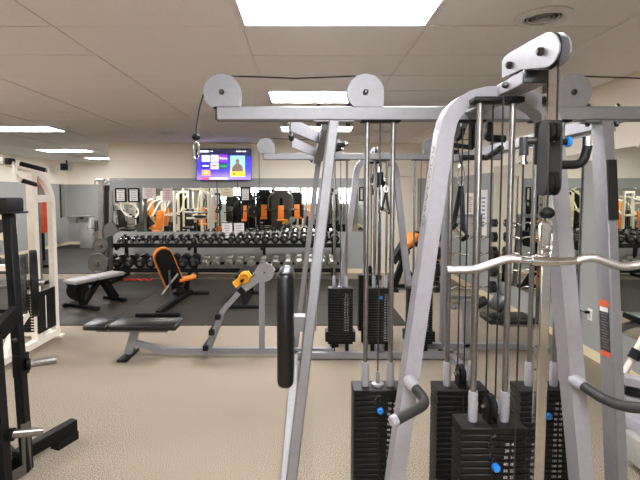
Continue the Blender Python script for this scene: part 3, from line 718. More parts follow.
# pulley behind the arch for the strap handle
pc = P(456.5, 131, Y=2.34)
pw = obj('pulley_wheel', MB().lathe([(.012, -.013), (.05, -.013), (.042, 0), (.05, .013), (.012, .013)], pc, (1, .35, 0), 24), 'rubber', gym)
obj('pulley_hanger', MB().beam(pc + V(.02, 0, 0), (pc.x + .02, YBM + .05, BZ), .03, .03), 'silver', pw)
# arm handles on the arch legs
def arm_handle(pts, name):
    c0 = pts[0]; d = (pts[1] - pts[0]).normalized()
    h = obj('arm_handle', MB().tube(fillet(pts, .05), .0195, 14), 'rubber_grey', gym)
    obj('handle_collar', MB().lathe([(.026, -.02), (.026, .016), (.023, .02), (.023, .034), (.02, .038)], c0, d, 18), 'silver_white', h)
    return h
h = arm_handle([P(411, 383, Y=1.78), P(428, 403, Y=1.66), P(396, 420, Y=1.56)], 'l')
e = P(396, 420, Y=1.56); e2 = P(389, 423.5, Y=1.545); obj('handle_tip', MB().lathe([(.0215, 0), (.0215, .016), (.015, .022)], e, e2 - e, 16), 'silver_white', h)
arm_handle([P(577, 382, Y=1.79), P(603, 399, Y=1.66), P(625, 407, Y=1.6), P(668, 409, Y=1.5)], 'r')
# chest pad on the near outer leg
pa, pb = P(286, 268, Y=2.1), P(286, 380, Y=2.1)
obj('support_pad', MB().rbox((pa + pb) / 2, (.075, .24, pa.z - pb.z), .032, None, 4), 'black_vinyl', gym, 'tall black vinyl pad')
pc0, pc1 = P(292, 322.5, Y=2.12), P(312, 322.5, Y=2.12)
obj('pad_bracket', MB().beam(pc0, pc1 + V(.02, 0, 0), .06, .07), 'silver', gym)
# warning sticker on the right outer leg, cable label plates
top = V(N['RT'].x, YBM, BZ - BH / 2 - .004); ft = N['RF']; dr = (ft - top).normalized()
def on_leg(t_): return top + (ft - top) * t_
nr = V(-1, 0, 0); nr = (nr - dr * nr.dot(dr)).normalized(); vy = dr.cross(nr).normalized()
s0 = .415; s1 = .60; LL = (ft - top).length
def leg_patch(t0, t1, w0, m_, nm, k=1, off=0): obj(nm, MB().prism([(-w0 / 2 + off, 0), (w0 / 2 + off, 0), (w0 / 2 + off, (t1 - t0) * LL), (-w0 / 2 + off, (t1 - t0) * LL)], on_leg(t0) + nr * (.0252 + .0006 * k), vy, dr, .001), m_, gym)
leg_patch(.425, .44, .07, 'sticker_orange', 'warning_sticker', 1); leg_patch(.44, .545, .07, 'sticker_black', 'warning_sticker', 1); leg_patch(.545, .558, .07, 'sticker_orange', 'warning_sticker', 1)
leg_patch(.441, .452, .06, 'sticker_white', 'warning_text', 2)
for k in range(13): leg_patch(.456 + k * .0066, .4585 + k * .0066, .056 - .012 * (k % 3), 'logo_grey', 'warning_text', 2)
# black strip on the front edge of that leg
fr = V(0, -1, 0); fr = (fr - dr * fr.dot(dr)).normalized()
obj('edge_pad', MB().beam(on_leg(.095) + fr * .055, on_leg(.235) + fr * .055, .04, .016, up=fr), 'black_vinyl', gym)
# ---- seated row station on the far left of the machine
YS_ = P(200, 352.5, Z=.04).y
sd = P(135, 324, Y=YS_); L_ = P(180, 324, Y=YS_).x - P(89, 324, Y=YS_).x
obj('seat_pad', MB().rbox((P(147, 324, Y=YS_).x, YS_, sd.z), (P(180, 324, Y=YS_).x - P(113.5, 324, Y=YS_).x, .30, .062), .022, None, 3), 'black_vinyl', gym)
obj('seat_pad', MB().rbox((P(101, 324, Y=YS_).x, YS_, sd.z), (P(112.8, 324, Y=YS_).x - P(89, 324, Y=YS_).x, .30, .062), .022, None, 3), 'black_vinyl', gym)
obj('seat_frame', MB().beam(P(98, 330, Y=YS_), P(168, 330.5, Y=YS_), .08, .02), 'silver', gym)
p0, p1 = P(135.5, 330, Y=YS_), P(128.5, 358, Y=YS_); p1.z = .03
po = obj('seat_post', MB().beam(p0, p1, .06, .075, up=(1, 0, 0)), 'silver', gym)
obj('floor_foot', MB().rbox((p1.x, YS_, .014), (.1, .36, .028), .006), 'black_metal', po)
obj('spine_rail', MB().sweep([P(133.5, 342, Y=YS_), V(P(163, 354, Y=YS_).x, YS_, .06), V(N['foot'].x + .4, YS_, .06)], .06, .05, (0, 1, 0)), 'silver', gym)
# foot rest and low pulley
u0, u1, u2, u3 = P(273, 267, Y=YS_), P(240, 291, Y=YS_), P(224, 309, Y=YS_), P(207, 352, Y=YS_)
obj('pulley_arm', MB().beam(u0, u1, .06, .08, up=(0, 0, 1)), 'silver', gym)
dd = (u1 - u0).normalized(); up_ = V(-dd.z, 0, dd.x); up_ = up_ if up_.z > 0 else -up_
pcv = P(264.5, 272.5, Y=YS_ - .03)
cv = obj('pulley_cover', MB().lathe([(.095, -.004), (.095, .004)], pcv, (0, 1, 0), 26).lathe([(.095, .05), (.095, .058)], pcv, (0, 1, 0), 26), 'silver', gym)
obj('axle_bolt', MB().lathe([(.011, 0), (.011, .01)], pcv - V(0, .004, 0), (0, -1, 0), 8), 'bolt', cv)
obj('pulley_wheel', MB().lathe([(.066, .008), (.06, .026), (.066, .046)], pcv, (0, 1, 0), 24), 'rubber', cv)
obj('joint_block', MB().beam(u1 + (u0 - u1) * .12, u2 + (u1 - u2) * .3, .07, .07), 'rubber', gym)
for s in (-1, 1): obj('foot_rest_bar', MB().sweep([u1 + V(0, s * .1, 0), u2 + V(0, s * .1, 0), u3 + V(0, s * .1, 0)], .05, .03, (0, 1, 0)), 'silver', gym)
for t_ in (.1, .45, .8):
    p = u2 + (u3 - u2) * t_; obj('foot_tread', MB().beam(p + V(-.02, -.16, 0), p + V(-.02, .16, 0), .05, .05), 'rubber', gym)
obj('pulley_post', MB().beam(P(262, 280, Y=YS_), (P(262, 350, Y=YS_).x, YS_, .05), .055, .055, up=(0, 1, 0)), 'silver', gym)
t = thing('rowing_strap', 'yellow looped strap lying on the low pulley arm', 'strap', P(246, 284, Y=YS_))
o_ = u0 + (u1 - u0) * .76 + up_ * .085
obj('strap', MB().beam(o_ - dd * .09, o_ + dd * .11, .05, .07, up=up_), 'yellow_strap', t)
for y in (-.045, .045): obj('strap_loop', MB().ring(o_ + V(0, y, 0) - dd * .02, (0, 1, 0), .05, .012, 14, 6), 'yellow_strap', t)
obj('grip', MB().cyl(o_ + V(0, -.09, -.01), o_ + V(0, .09, -.01), .016, n=10), 'black_metal', t)
# ---- far right pulldown seat
YR = 4.75
pa, pb = P(484, 318, Y=YR), P(530, 318, Y=YR)
obj('seat_pad', MB().rbox((pa + pb) / 2, (pb.x - pa.x, .3, .07), .025, None, 3), 'black_vinyl', gym)
pts = fillet([P(500, 323, Y=YR), P(534, 324, Y=YR), P(553, 340, Y=YR), P(549, 352, Y=YR), V(P(520, 352, Y=YR).x, YR, .06), V(1.15, YR, .06)], .12, 6)
obj('seat_frame', MB().sweep(pts, .055, .06, (0, 1, 0)), 'silver', gym)
obj('back_pad', MB().rbox((P(501, 303, Y=YR).x, YR + .05, P(501, 303, Y=YR).z), (.07, .26, .2), .025, Matrix.Rotation(R(35), 3, 'Y'), 3), 'black_vinyl', gym)
obj('seat_post', MB().beam(P(466, 300, Y=YR), (P(466, 350, Y=YR).x, YR, .05), .06, .06, up=(0, 1, 0)), 'silver', gym)
obj('knee_roller', MB().cyl(P(474, 306, Y=YR - .2), P(486, 300, Y=YR - .2), .05, n=16), 'black_vinyl', gym)

# ---- attachments hanging from the machine (things of their own)
cb = thing('curl_bar', 'chrome bent curl bar hanging from the carriage pulley', 'bar', P(545, 262, Y=1.46))
py = lambda px: 1.47 - (px - 545) * .0003
path = [P(*p, Y=py(p[0])) for p in ((447, 270), (474, 270), (507, 258.5), (520, 259.5), (545, 262), (575, 261), (592, 256.5), (622, 267.5), (650, 263), (676, 262))]
obj('bar_shaft', MB().tube(fillet(path, .03, 4), .0125, 14), 'chrome', cb)
obj('knurled_grip', MB().tube(fillet(path[:4], .03, 4), .0133, 14), 'knurl', cb); obj('knurled_grip', MB().tube(fillet(path[5:], .03, 4), .0133, 14), 'knurl', cb)
m_ = path[4]; obj('swivel_collar', MB().cyl(path[4] + (path[3] - path[4]) * .55, path[4] + (path[5] - path[4]) * .45, .017, n=14), 'chrome', cb)
obj('swivel_loop', MB().ring(m_ + V(0, 0, .025), (0, 1, 0), .022, .0055, 16, 6), 'chrome', cb)
def carabiner(name, top, bot, label, cat='clip', rad=.014, t_=.0035, axis=(0, 1, 0), ball=None):
    top = V(top); bot = V(bot); t = thing(name, label, cat, bot); L = (top - bot).length; c = (top + bot) / 2
    pts = [c + V(rad * math.cos(a), 0, (L / 2 - rad) * (1 if math.sin(a) >= 0 else -1) + rad * math.sin(a)) for a in [2 * math.pi * (i + .5) / 20 for i in range(20)]]
    obj('link', MB().tube(pts, t_, 8, closed=True), 'chrome', t)
    obj('gate_sleeve', MB().cyl(c + V(rad, 0, -L * .2), c + V(rad, 0, L * .15), t_ * 1.7, n=8), 'chrome', t)
    if ball:
        b = V(ball); obj('stop_ball', MB().ball(b, .0235 if rad > .012 else .02, 14, 10, (1, 1, .82)), 'rubber', t); obj('swivel_eye', MB().ring(top + V(0, 0, .006), (1, 0, 0), .01, .003, 12, 6), 'chrome', t)
    return t
carabiner('carabiner', P(545.5, 221, Y=1.47), P(545.5, 256, Y=1.47), 'long steel snap link holding the curl bar', rad=.02, t_=.0048, ball=P(547, 213, Y=1.47))
obj('cable', MB().cyl(P(547, 213, Y=1.47), (P(548, 190, Y=1.47).x, 1.47, P(548, 185, Y=1.47).z), .0035, n=6), 'cable', gym)
# left end cable
cl = [V(N['xd0'] - .078, YBM, BZ + .12), P(197.5, 118, Y=YBM), P(196, 137, Y=YBM)]
cl[0] = P(203.5, 94, Y=YBM); obj('cable', MB().tube([cl[0], P(199.5, 108, Y=YBM), P(196.5, 126, Y=YBM), cl[2]], .004, 6), 'cable', gym)
carabiner('carabiner', P(196.5, 143, Y=YBM), P(196.5, 159, Y=YBM), 'small snap link under the black stop ball of end pulley', rad=.012, ball=P(196, 137, Y=YBM))
cl2 = P(259, 152, Y=4.6); obj('cable', MB().cyl(cl2, cl2 - V(0, 0, .35), .0035, n=6), 'cable', gym)
# rope and strap handles
def strap_handle(Y, pts, label):
    t = thing('strap_handle', label, 'handle', P(*pts['top'], Y=Y))
    tp = P(*pts['top'], Y=Y); a = P(*pts['a'], Y=Y); b = P(*pts['b'], Y=Y)
    lt = P(*pts['loop'], Y=Y)
    L = (lt - tp).length; cc = (lt + tp) / 2
    obj('snap_link', MB().ring(cc, (0, 1, 0), 1, .0045, 20, 6, .018, L / 2) if False else MB().tube([cc + V(.018 * math.cos(q), 0, L / 2 * math.sin(q)) for q in [2 * math.pi * i / 20 for i in range(20)]], .0045, 6, closed=True), 'chrome', t)
    for e in (a, b): obj('strap', MB().beam(tp, e, .004, .025, up=(1, 0, 0)), 'black_vinyl', t)
    obj('grip', MB().cyl(a, b, .017, n=14), 'chrome', t)
    for e, s in ((a, -1), (b, 1)): obj('grip_end', MB().cyl(e - (b - a).normalized() * .008, e + (b - a).normalized() * .012, .024, n=14), 'rubber', t)
strap_handle(2.36, dict(loop=(461, 165), top=(461, 186), a=(453, 226), b=(464, 237)), 'black strap handle with chrome grip hanging behind the arch')
obj('cable', MB().cyl(pc - V(.0, 0, .04), P(461, 165, Y=2.36), .0035, n=6), 'cable', gym)
strap_handle(4.55, dict(loop=(386, 186), top=(386, 192), a=(382, 208.5), b=(389, 212)), 'black strap handle hanging from the far pulley carriage')
obj('cable', MB().cyl(P(386, 186, Y=4.55), P(386, 164, Y=4.55), .0035, n=6), 'cable', gym)
# ================================================================== BENCHES
# flat bench with grey pad on the rubber floor
def G(px, py): p = P(px, py, Z=.012); return p
b0, b1 = P(70, 290, Y=6.35), P(119, 274, Y=7.15)          # pad ends
t = thing('weight_bench', 'flat black weight bench with a pale grey pad on rubber floor', 'bench', ((b0.x + b1.x) / 2, (b0.y + b1.y) / 2, 0))
ax = V(b1.x - b0.x, b1.y - b0.y, 0).normalized(); sd = V(ax.y, -ax.x, 0); L = (b1 - b0).length; pz = .43
rot = Matrix((ax, -sd, V(0, 0, 1))).transposed(); c0 = V(b0.x, b0.y, 0)
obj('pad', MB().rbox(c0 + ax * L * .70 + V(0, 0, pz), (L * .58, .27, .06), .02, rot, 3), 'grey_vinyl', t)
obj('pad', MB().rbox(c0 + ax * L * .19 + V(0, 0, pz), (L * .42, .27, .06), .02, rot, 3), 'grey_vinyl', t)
obj('pad_underside', MB().box(c0 + ax * L * .5 + V(0, 0, pz - .045), (L * .94, .2, .03), rot), 'black_metal', t)
obj('leg', MB().beam(c0 + ax * .16 + V(0, 0, pz - .05), c0 + ax * .2 + V(0, 0, .05), .07, .06, up=ax), 'black_metal', t)
obj('leg', MB().beam(c0 + ax * (L - .32) + V(0, 0, pz - .05), c0 + ax * (L - .1) + V(0, 0, .05), .12, .09, up=ax), 'black_metal', t)
obj('brace', MB().beam(c0 + ax * .2 + V(0, 0, .06), c0 + ax * (L - .38) + V(0, 0, pz - .05), .08, .06), 'black_metal', t)
for q, wd in ((.2, .55), (L - .1, .4)):
    f = obj('foot_bar', MB().beam(c0 + ax * q - sd * wd / 2 + V(0, 0, .04), c0 + ax * q + sd * wd / 2 + V(0, 0, .04), .06, .05), 'black_metal', t)
    for s in (-1, 1): obj('foot_cap', MB().rbox(c0 + ax * q + sd * s * wd / 2 + V(0, 0, .035), (.07, .06, .045), .01, rot), 'rubber', f)
obj('wheel', MB().lathe([(.01, -.015), (.035, -.015), (.035, .015), (.01, .015)], c0 + ax * .12 - sd * .27 + V(0, 0, .047), sd, 16), 'rubber', t)
# orange adjustable bench seen from behind
def incline_bench(name, label, base, head, pad_mat, W=.3):
    """base/head: bottom and top of the backrest; seat beyond it"""
    t = thing(name, label, 'bench', (base.x, base.y, 0))
    return t
Yo = 7.25
t = thing('incline_bench', 'orange and black incline bench standing before the dumbbell rack', 'bench', (P(172, 292, Y=Yo).x, Yo, 0))
bt, bb = P(161, 251, Y=Yo - .1), P(176, 287, Y=Yo + .1)
ax = (bt - bb).normalized(); sdv = V(.85, .53, 0); sdv = (sdv - ax * sdv.dot(ax)).normalized(); nn = sdv.cross(ax).normalized(); nn = nn if nn.y > 0 else -nn
rot = Matrix((sdv, nn, ax)).transposed(); L = (bt - bb).length; cc = (bt + bb) / 2
def pill(w0, w1, l): return [(-w0 / 2, -l / 2), (w0 / 2, -l / 2), (w1 / 2, l * .28)] + arc2(0, l / 2 - w1 / 2 * .8, w1 / 2, 0, 180, 10)[1:-1] + [(-w1 / 2, l * .28)]
obj('back_board', MB().prism(pill(.27, .27, L), cc - nn * .02, sdv, ax, .045), 'black_vinyl', t)
obj('back_pad', MB().prism(pill(.31, .31, L + .03), cc + nn * .03, sdv, ax, .06), 'orange_vinyl', t)
sc = P(188, 278, Y=Yo + .22); obj('seat_pad', MB().rbox(sc, (.27, .28, .06), .022, Matrix.Rotation(R(-12), 3, 'Y') @ Matrix.Rotation(R(12), 3, 'Z'), 3), 'orange_vinyl', t)
fx = P(178, 292, Y=Yo)
fb_ = P(158, 313, Z=.06)
obj('spine_beam', MB().beam((sc.x + .05, sc.y, .06), fb_, .06, .06), 'black_metal', t)
obj('seat_post', MB().beam(sc - V(.02, 0, .03), (sc.x - .02, sc.y, .06), .06, .08, up=(1, 0, 0)), 'black_metal', t)
obj('back_strut', MB().beam(cc - nn * .05, (cc.x + .02, cc.y, .07), .05, .03, up=(1, 0, 0)), 'steel', t)
obj('back_strut', MB().beam(cc - nn * .05 - ax * .12 + sdv * .1, (cc.x - .1, cc.y - .05, .07), .03, .03, up=(1, 0, 0)), 'steel', t)
for c in (V(sc.x + .05, sc.y, .037), V(fb_.x, fb_.y, .037)): obj('foot_bar', MB().rbox(c, (.6, .07, .05), .012), 'black_metal', t)
obj('hinge_block', MB().rbox(P(181, 292, Y=Yo + .1), (.14, .1, .16), .02), 'black_metal', t)
# second bench behind the low pulley (dark flat base) 
Yf = 6.9; c = P(247, 297, Y=Yf)
t = thing('low_bench', 'low black bench half hidden behind the seated row pulley', 'bench', (c.x, Yf, 0))
obj('foot_bar', MB().rbox((c.x, Yf - .35, .035), (.62, .07, .05), .012), 'black_metal', t)
obj('post', MB().beam((c.x, Yf - .33, .05), (c.x, Yf - .25, .42), .07, .07, up=(0, 1, 0)), 'black_metal', t)
obj('spine_beam', MB().beam((c.x, Yf - .35, .06), (c.x, Yf + .6, .06), .06, .06), 'black_metal', t)
obj('post', MB().beam((c.x, Yf + .58, .05), (c.x, Yf + .5, .42), .07, .07, up=(0, 1, 0)), 'black_metal', t)
obj('foot_bar', MB().rbox((c.x, Yf + .6, .035), (.4, .07, .05), .012), 'black_metal', t)
obj('pad', MB().rbox((c.x, Yf + .12, .46), (.28, .95, .07), .025, None, 3), 'black_vinyl', t)

# ================================================================== PLATE COLUMN BESIDE THE DUMBBELLS
def plate_mesh(r, th, m_, hole=.026):
    return MB().lathe([(hole, -th * .5), (r * .3, -th * .5), (r * .33, -th * .3), (r * .82, -th * .3), (r * .86, -th * .5), (r * .97, -th * .5), (r, -th * .35), (r, th * .35), (r * .97, th * .5), (r * .86, th * .5), (r * .82, th * .3), (r * .33, th * .3), (r * .3, th * .5), (hole, th * .5), (hole, -th * .5)], (0, 0, 0), (0, 1, 0), 32)
def plate(c, r, th, m_, label, rz=0, rx=0, group=None, ry=0):
    o = one('weight_plate', plate_mesh(r, th, m_), m_, label, 'weight plate', group); o.location = c; o.rotation_euler = (rx, ry, rz)
    return o
Yc = 8.55; cb_ = P(101, 270, Y=Yc).x
t = thing('barbell_column', 'tall grey steel lifting column with a curved top arm', 'gym machine', (cb_, Yc, 0))
ct = P(98, 181, Y=Yc)
obj('column', MB().beam((cb_, Yc, .03), (ct.x + .06, Yc, ct.z), .075, .075, up=(0, 1, 0)), 'steel', t)
obj('column', MB().beam((cb_ + .14, Yc + .1, .03), (ct.x + .2, Yc + .1, ct.z - .18), .06, .06, up=(0, 1, 0)), 'steel', t)
obj('top_arm', MB().sweep(fillet([(ct.x + .04, Yc, ct.z - .14), (ct.x + .16, Yc, ct.z - .02), (ct.x + .5, Yc, ct.z + .04)], .1), .035, .035, (0, 1, 0)), 'steel', t)
obj('top_cap', MB().rbox((ct.x + .06, Yc, ct.z + .02), (.14, .1, .05), .01), 'steel', t)
for s in (-1, 1): obj('top_hook', MB().tube(fillet([(ct.x + .06 + s * .03, Yc, ct.z + .03), (ct.x + .06 + s * .11, Yc, ct.z + .02), (ct.x + .06 + s * .12, Yc, ct.z - .06)], .03), .012, 8), 'steel', t)
obj('base_foot', MB().rbox((cb_ + .03, Yc, .03), (.5, .6, .06), .012), 'black_metal', t)
p1, p2 = P(101.5, 245, Y=Yc - .18), P(99, 263, Y=Yc - .3)
obj('plate_peg', MB().cyl((p1.x, Yc, p1.z), (p1.x, Yc - .27, p1.z), .024, n=12), 'steel', t); obj('plate_peg', MB().cyl((p2.x, Yc, p2.z), (p2.x, Yc - .40, p2.z), .024, n=12), 'steel', t)
obj('peg_bracket', MB().beam((p1.x - .05, Yc - .01, p1.z), (cb_ + .1, Yc - .01, p1.z), .05, .05), 'steel', t); obj('peg_bracket', MB().beam((p2.x - .05, Yc - .01, p2.z), (cb_ + .1, Yc - .01, p2.z), .05, .05), 'steel', t)
plate((p1.x, Yc - .2, p1.z), .135, .03, 'iron_grey', 'small grey weight plate on the upper peg of grey column')
plate((p2.x, Yc - .34, p2.z), .185, .035, 'iron_grey', 'large grey weight plate on the lower peg of grey column')
p3 = P(108, 232, Y=Yc + .05); 
obj('arm_plate', MB().beam((p3.x - .2, Yc + .02, p3.z - .12), (p3.x + .16, Yc + .02, p3.z + .12), .06, .22, up=(0, 0, 1)), 'iron_grey', t)
# barbell poking out of that column toward the alcove
p4 = P(96.5, 228, Y=9.8)
t = thing('barbell', 'barbell with a dark spoked plate beside the alcove', 'barbell', p4)
obj('shaft', MB().cyl((p4.x - .2, 9.8, p4.z), (p4.x + .3, 9.8, p4.z), .015, n=10), 'rod_steel', t)
obj('loaded_plate', MB().ring((p4.x, 9.8, p4.z), (1, .5, 0), .15, .035, 22, 8), 'iron', t)
obj('hub', MB().lathe([(.05, -.03), (.05, .03)], (p4.x, 9.8, p4.z), (1, .5, 0), 14), 'iron', t)
for k in range(3):
    a = 2 * math.pi * k / 3; d = V(-.447, .894, 0) * math.cos(a) + V(0, 0, 1) * math.sin(a)
    obj('spoke', MB().cyl((p4.x, 9.8, p4.z), V(p4.x, 9.8, p4.z) + d * .14, .02, n=8), 'iron', t)
t = thing('barbell_stand', 'grey stand that holds the spoked barbell', 'stand', (p4.x + .18, 9.8, 0))
for dx in (.13, .24):
    obj('upright', MB().beam((p4.x + dx, 9.8, .02), (p4.x + dx, 9.8, p4.z - .03), .06, .06, up=(0, 1, 0)), 'iron', t)
    obj('hook', MB().tube(fillet([(p4.x + dx, 9.84, p4.z - .05), (p4.x + dx, 9.82, p4.z - .028), (p4.x + dx, 9.76, p4.z - .028), (p4.x + dx, 9.75, p4.z + .03)], .02), .01, 8), 'iron', t)
obj('base_foot', MB().rbox((p4.x + .18, 9.8, .025), (.3, .34, .05), .01), 'black_metal', t)

# ================================================================== DRINKING FOUNTAIN
fb = P(85, 248.5, Z=0); Yf = fb.y
a, b = P(79, 216, Y=Yf), P(91, 216, Y=Yf)
t = thing('drinking_fountain', 'stainless double drinking fountain in the alcove corner', 'fountain', (fb.x, Yf, 0))
cx = (a.x + b.x) / 2; w_ = b.x - a.x
obj('cabinet', MB().rbox((cx, Yf + .15, a.z / 2 - .03), (w_, .34, a.z - .06), .02), 'stainless', t)
bs = obj('basin', MB().add([(cx - w_ * .3, Yf - .02, a.z - .2), (cx + w_ * .3, Yf - .02, a.z - .2), (cx + w_ * .3, Yf + .3, a.z - .2), (cx - w_ * .3, Yf + .3, a.z - .2), (cx - w_ * .55, Yf - .12, a.z), (cx + w_ * .45, Yf - .12, a.z), (cx + w_ * .45, Yf + .3, a.z), (cx - w_ * .55, Yf + .3, a.z)], [(0, 1, 2, 3), (4, 5, 6, 7), (0, 1, 5, 4), (1, 2, 6, 5), (2, 3, 7, 6), (3, 0, 4, 7)]), 'stainless', t)
obj('spout', MB().tube(fillet([(cx - .08, Yf + .1, a.z), (cx - .08, Yf + .1, a.z + .06), (cx - .03, Yf + .06, a.z + .07)], .03), .012, 8), 'chrome', bs)
c2 = P(73.5, 217, Y=Yf + .1); 
bs = obj('basin', MB().add([(c2.x - .08, Yf + .02, a.z - .22), (c2.x + .1, Yf + .02, a.z - .22), (c2.x + .1, Yf + .3, a.z - .22), (c2.x - .08, Yf + .3, a.z - .22), (c2.x - .14, Yf - .08, a.z - .01), (c2.x + .17, Yf - .08, a.z - .01), (c2.x + .17, Yf + .3, a.z - .01), (c2.x - .14, Yf + .3, a.z - .01)], [(0, 1, 2, 3), (4, 5, 6, 7), (0, 1, 5, 4), (1, 2, 6, 5), (2, 3, 7, 6), (3, 0, 4, 7)]), 'stainless', t)
obj('basin_arm', MB().span((c2.x, Yf + .12, a.z - .2), (cx - w_ * .3, Yf + .24, a.z - .08)), 'stainless', t)
obj('push_bar', MB().rbox((cx - .05, Yf - .13, a.z - .06), (.12, .02, .05), .006), 'black_metal', t)

# ================================================================== FIXED BARBELL RACK + PREACHER BENCH (by the door, right)
Yr = 6.75
LV = [P(488, py, Y=Yr).z for py in (223, 237, 253, 270, 287)]
t = thing('barbell_rack', 'grey upright rack holding fixed curl barbells', 'rack', (2.42, Yr, 0))
for xx in (2.16, 2.62):
    obj('rack_side', MB().beam((xx, Yr + .16, .04), (xx, Yr + .05, LV[0] + .12), .05, .06, up=(0, 1, 0)), 'silver', t)
    obj('rack_foot', MB().rbox((xx, Yr + .02, .025), (.07, .5, .05), .01), 'silver', t)
    for z in LV:
        obj('saddle', MB().tube(fillet([(xx, Yr + .1, z - .028), (xx, Yr, z - .028), (xx, Yr - .03, z + .02)], .03), .01, 8), 'chrome', t)
for z in (.1, LV[0] + .1): obj('cross_bar', MB().beam((2.16, Yr + .12, z), (2.62, Yr + .12, z), .05, .05), 'silver', t)
def curl_barbell(c, r, label):
    t = thing('fixed_barbell', label, 'barbell', c)
    pts = [c + V(x, 0, z) for x, z in ((-.48, 0), (-.3, 0), (-.22, -.035), (-.12, .012), (-.05, -.025), (.05, -.025), (.12, .012), (.22, -.035), (.3, 0), (.48, 0))]
    obj('shaft', MB().tube(fillet(pts, .03, 3), .0145, 10), 'chrome', t)
    for s in (-1, 1):
        h = obj('end_plate', MB().lathe([(.03, -.03), (r, -.034), (r, .034), (.03, .03)], c + V(s * .42, 0, 0), (1, 0, 0), 22), 'dumbbell_black', t)
        obj('end_cap', MB().lathe([(.022, 0), (.022, .02), (.012, .024)], c + V(s * .454, 0, 0), (s, 0, 0), 12), 'chrome', h)
for k, z in enumerate(LV):
    curl_barbell(V(2.39, Yr, z + .0), (.06, .075, .1, .1, .09)[k], 'fixed curl barbell on the ' + ('topmost', 'second highest', 'middle', 'second lowest', 'lowest')[k] + ' level of the grey rack')
# preacher curl bench in front of the door
Yp = 7.95; 
t = thing('preacher_bench', 'black preacher curl bench with orange pads by the door', 'bench', (P(402, 290, Y=Yp).x, Yp, 0))
a = P(409.5, 240, Y=Yp); rot = Matrix.Rotation(R(40), 3, 'Y')
obj('arm_pad', MB().rbox(a, (.1, .55, .32), .03, Matrix.Rotation(R(48), 3, 'Y'), 3), 'orange_vinyl', t)
obj('pad_back', MB().rbox(a + V(.03, 0, -.06), (.05, .45, .3), .02, Matrix.Rotation(R(48), 3, 'Y')), 'black_metal', t)
obj('bar_catch', MB().beam(P(415, 246, Y=Yp), P(417.5, 231, Y=Yp), .05, .3, up=(0, 1, 0)), 'black_metal', t)
s0, s1 = P(440, 257.5, Y=Yp), P(398, 256, Y=Yp)
obj('seat_pad', MB().rbox(P(437, 257.5, Y=Yp), (.26, .36, .08), .03, None, 3), 'orange_vinyl', t)
obj('seat_post', MB().beam(P(437, 260, Y=Yp), (P(437, 280, Y=Yp).x, Yp, .06), .07, .07, up=(0, 1, 0)), 'black_metal', t)
obj('column', MB().beam(P(407, 250, Y=Yp), (P(394, 285, Y=Yp).x, Yp, .06), .12, .1, up=(1, 0, 0)), 'black_metal', t)
obj('brace', MB().beam(P(396, 252, Y=Yp), (P(417, 285, Y=Yp).x, Yp, .06), .1, .08, up=(1, 0, 0)), 'black_metal', t)
obj('side_arm', MB().beam(P(392, 262, Y=Yp), P(404, 243, Y=Yp), .3, .09, up=(1, 0, 0)), 'black_metal', t)
obj('spine_beam', MB().beam((P(392, 285, Y=Yp).x, Yp, .06), (P(441, 285, Y=Yp).x, Yp, .06), .07, .06), 'black_metal', t)
for px_ in (393, 440): obj('foot_bar', MB().rbox((P(px_, 285, Y=Yp).x, Yp, .03), (.08, .62, .05), .012), 'black_metal', t)
# white framed machine by the right wall, only its near edge in the picture
t = thing('leg_machine', 'white and silver leg machine beside the right wall', 'gym machine', (2.45, 2.75, 0))
obj('frame_rail', MB().beam((2.14, 2.95, .06), (2.7, 2.35, .06), .08, .08), 'silver_white', t)
obj('link_arm', MB().cyl(P(624, 374, Y=3.0), P(652, 322, Y=3.0), .022, n=12), 'white_paint', t)
obj('link_joint', MB().cyl(P(633, 359, Y=2.97), P(638, 350, Y=2.97), .036, n=14), 'black_metal', t)
for py, dz, m_ in ((379, .05, 'silver_white'), (388, .05, 'black_metal'), (398, .06, 'silver_white')):
    a = P(624, py, Y=2.9); obj('slide_rail', MB().beam(a, a + V(.6, -.3, -.05), .09, dz), m_, t)
a = P(629, 425, Y=2.7); obj('support_block', MB().rbox(a + V(.15, 0, 0), (.3, .2, .1), .012), 'silver_white', t)
a = P(632, 450, Y=2.6); obj('support_block', MB().rbox(a + V(.15, 0, 0), (.3, .2, .16), .012), 'stainless', t)
obj('post', MB().beam((2.55, 2.7, .05), (2.55, 2.7, P(624, 390, Y=2.9).z), .1, .1, up=(0, 1, 0)), 'silver_white', t)
obj('post', MB().beam((2.3, 2.9, .05), (2.3, 2.85, P(624, 392, Y=2.9).z), .08, .08, up=(0, 1, 0)), 'silver_white', t)
obj('floor_foot', MB().rbox((2.4, 2.95, .02), (.5, .08, .04), .008).rbox((2.6, 2.4, .02), (.5, .08, .04), .008), 'black_metal', t)
obj('seat_pad', MB().rbox((2.72, 2.2, .5), (.34, .44, .08), .03, None, 3), 'black_vinyl', t)
obj('seat_post', MB().beam((2.72, 2.2, .47), (2.68, 2.4, .06), .07, .07, up=(1, 0, 0)), 'silver_white', t)
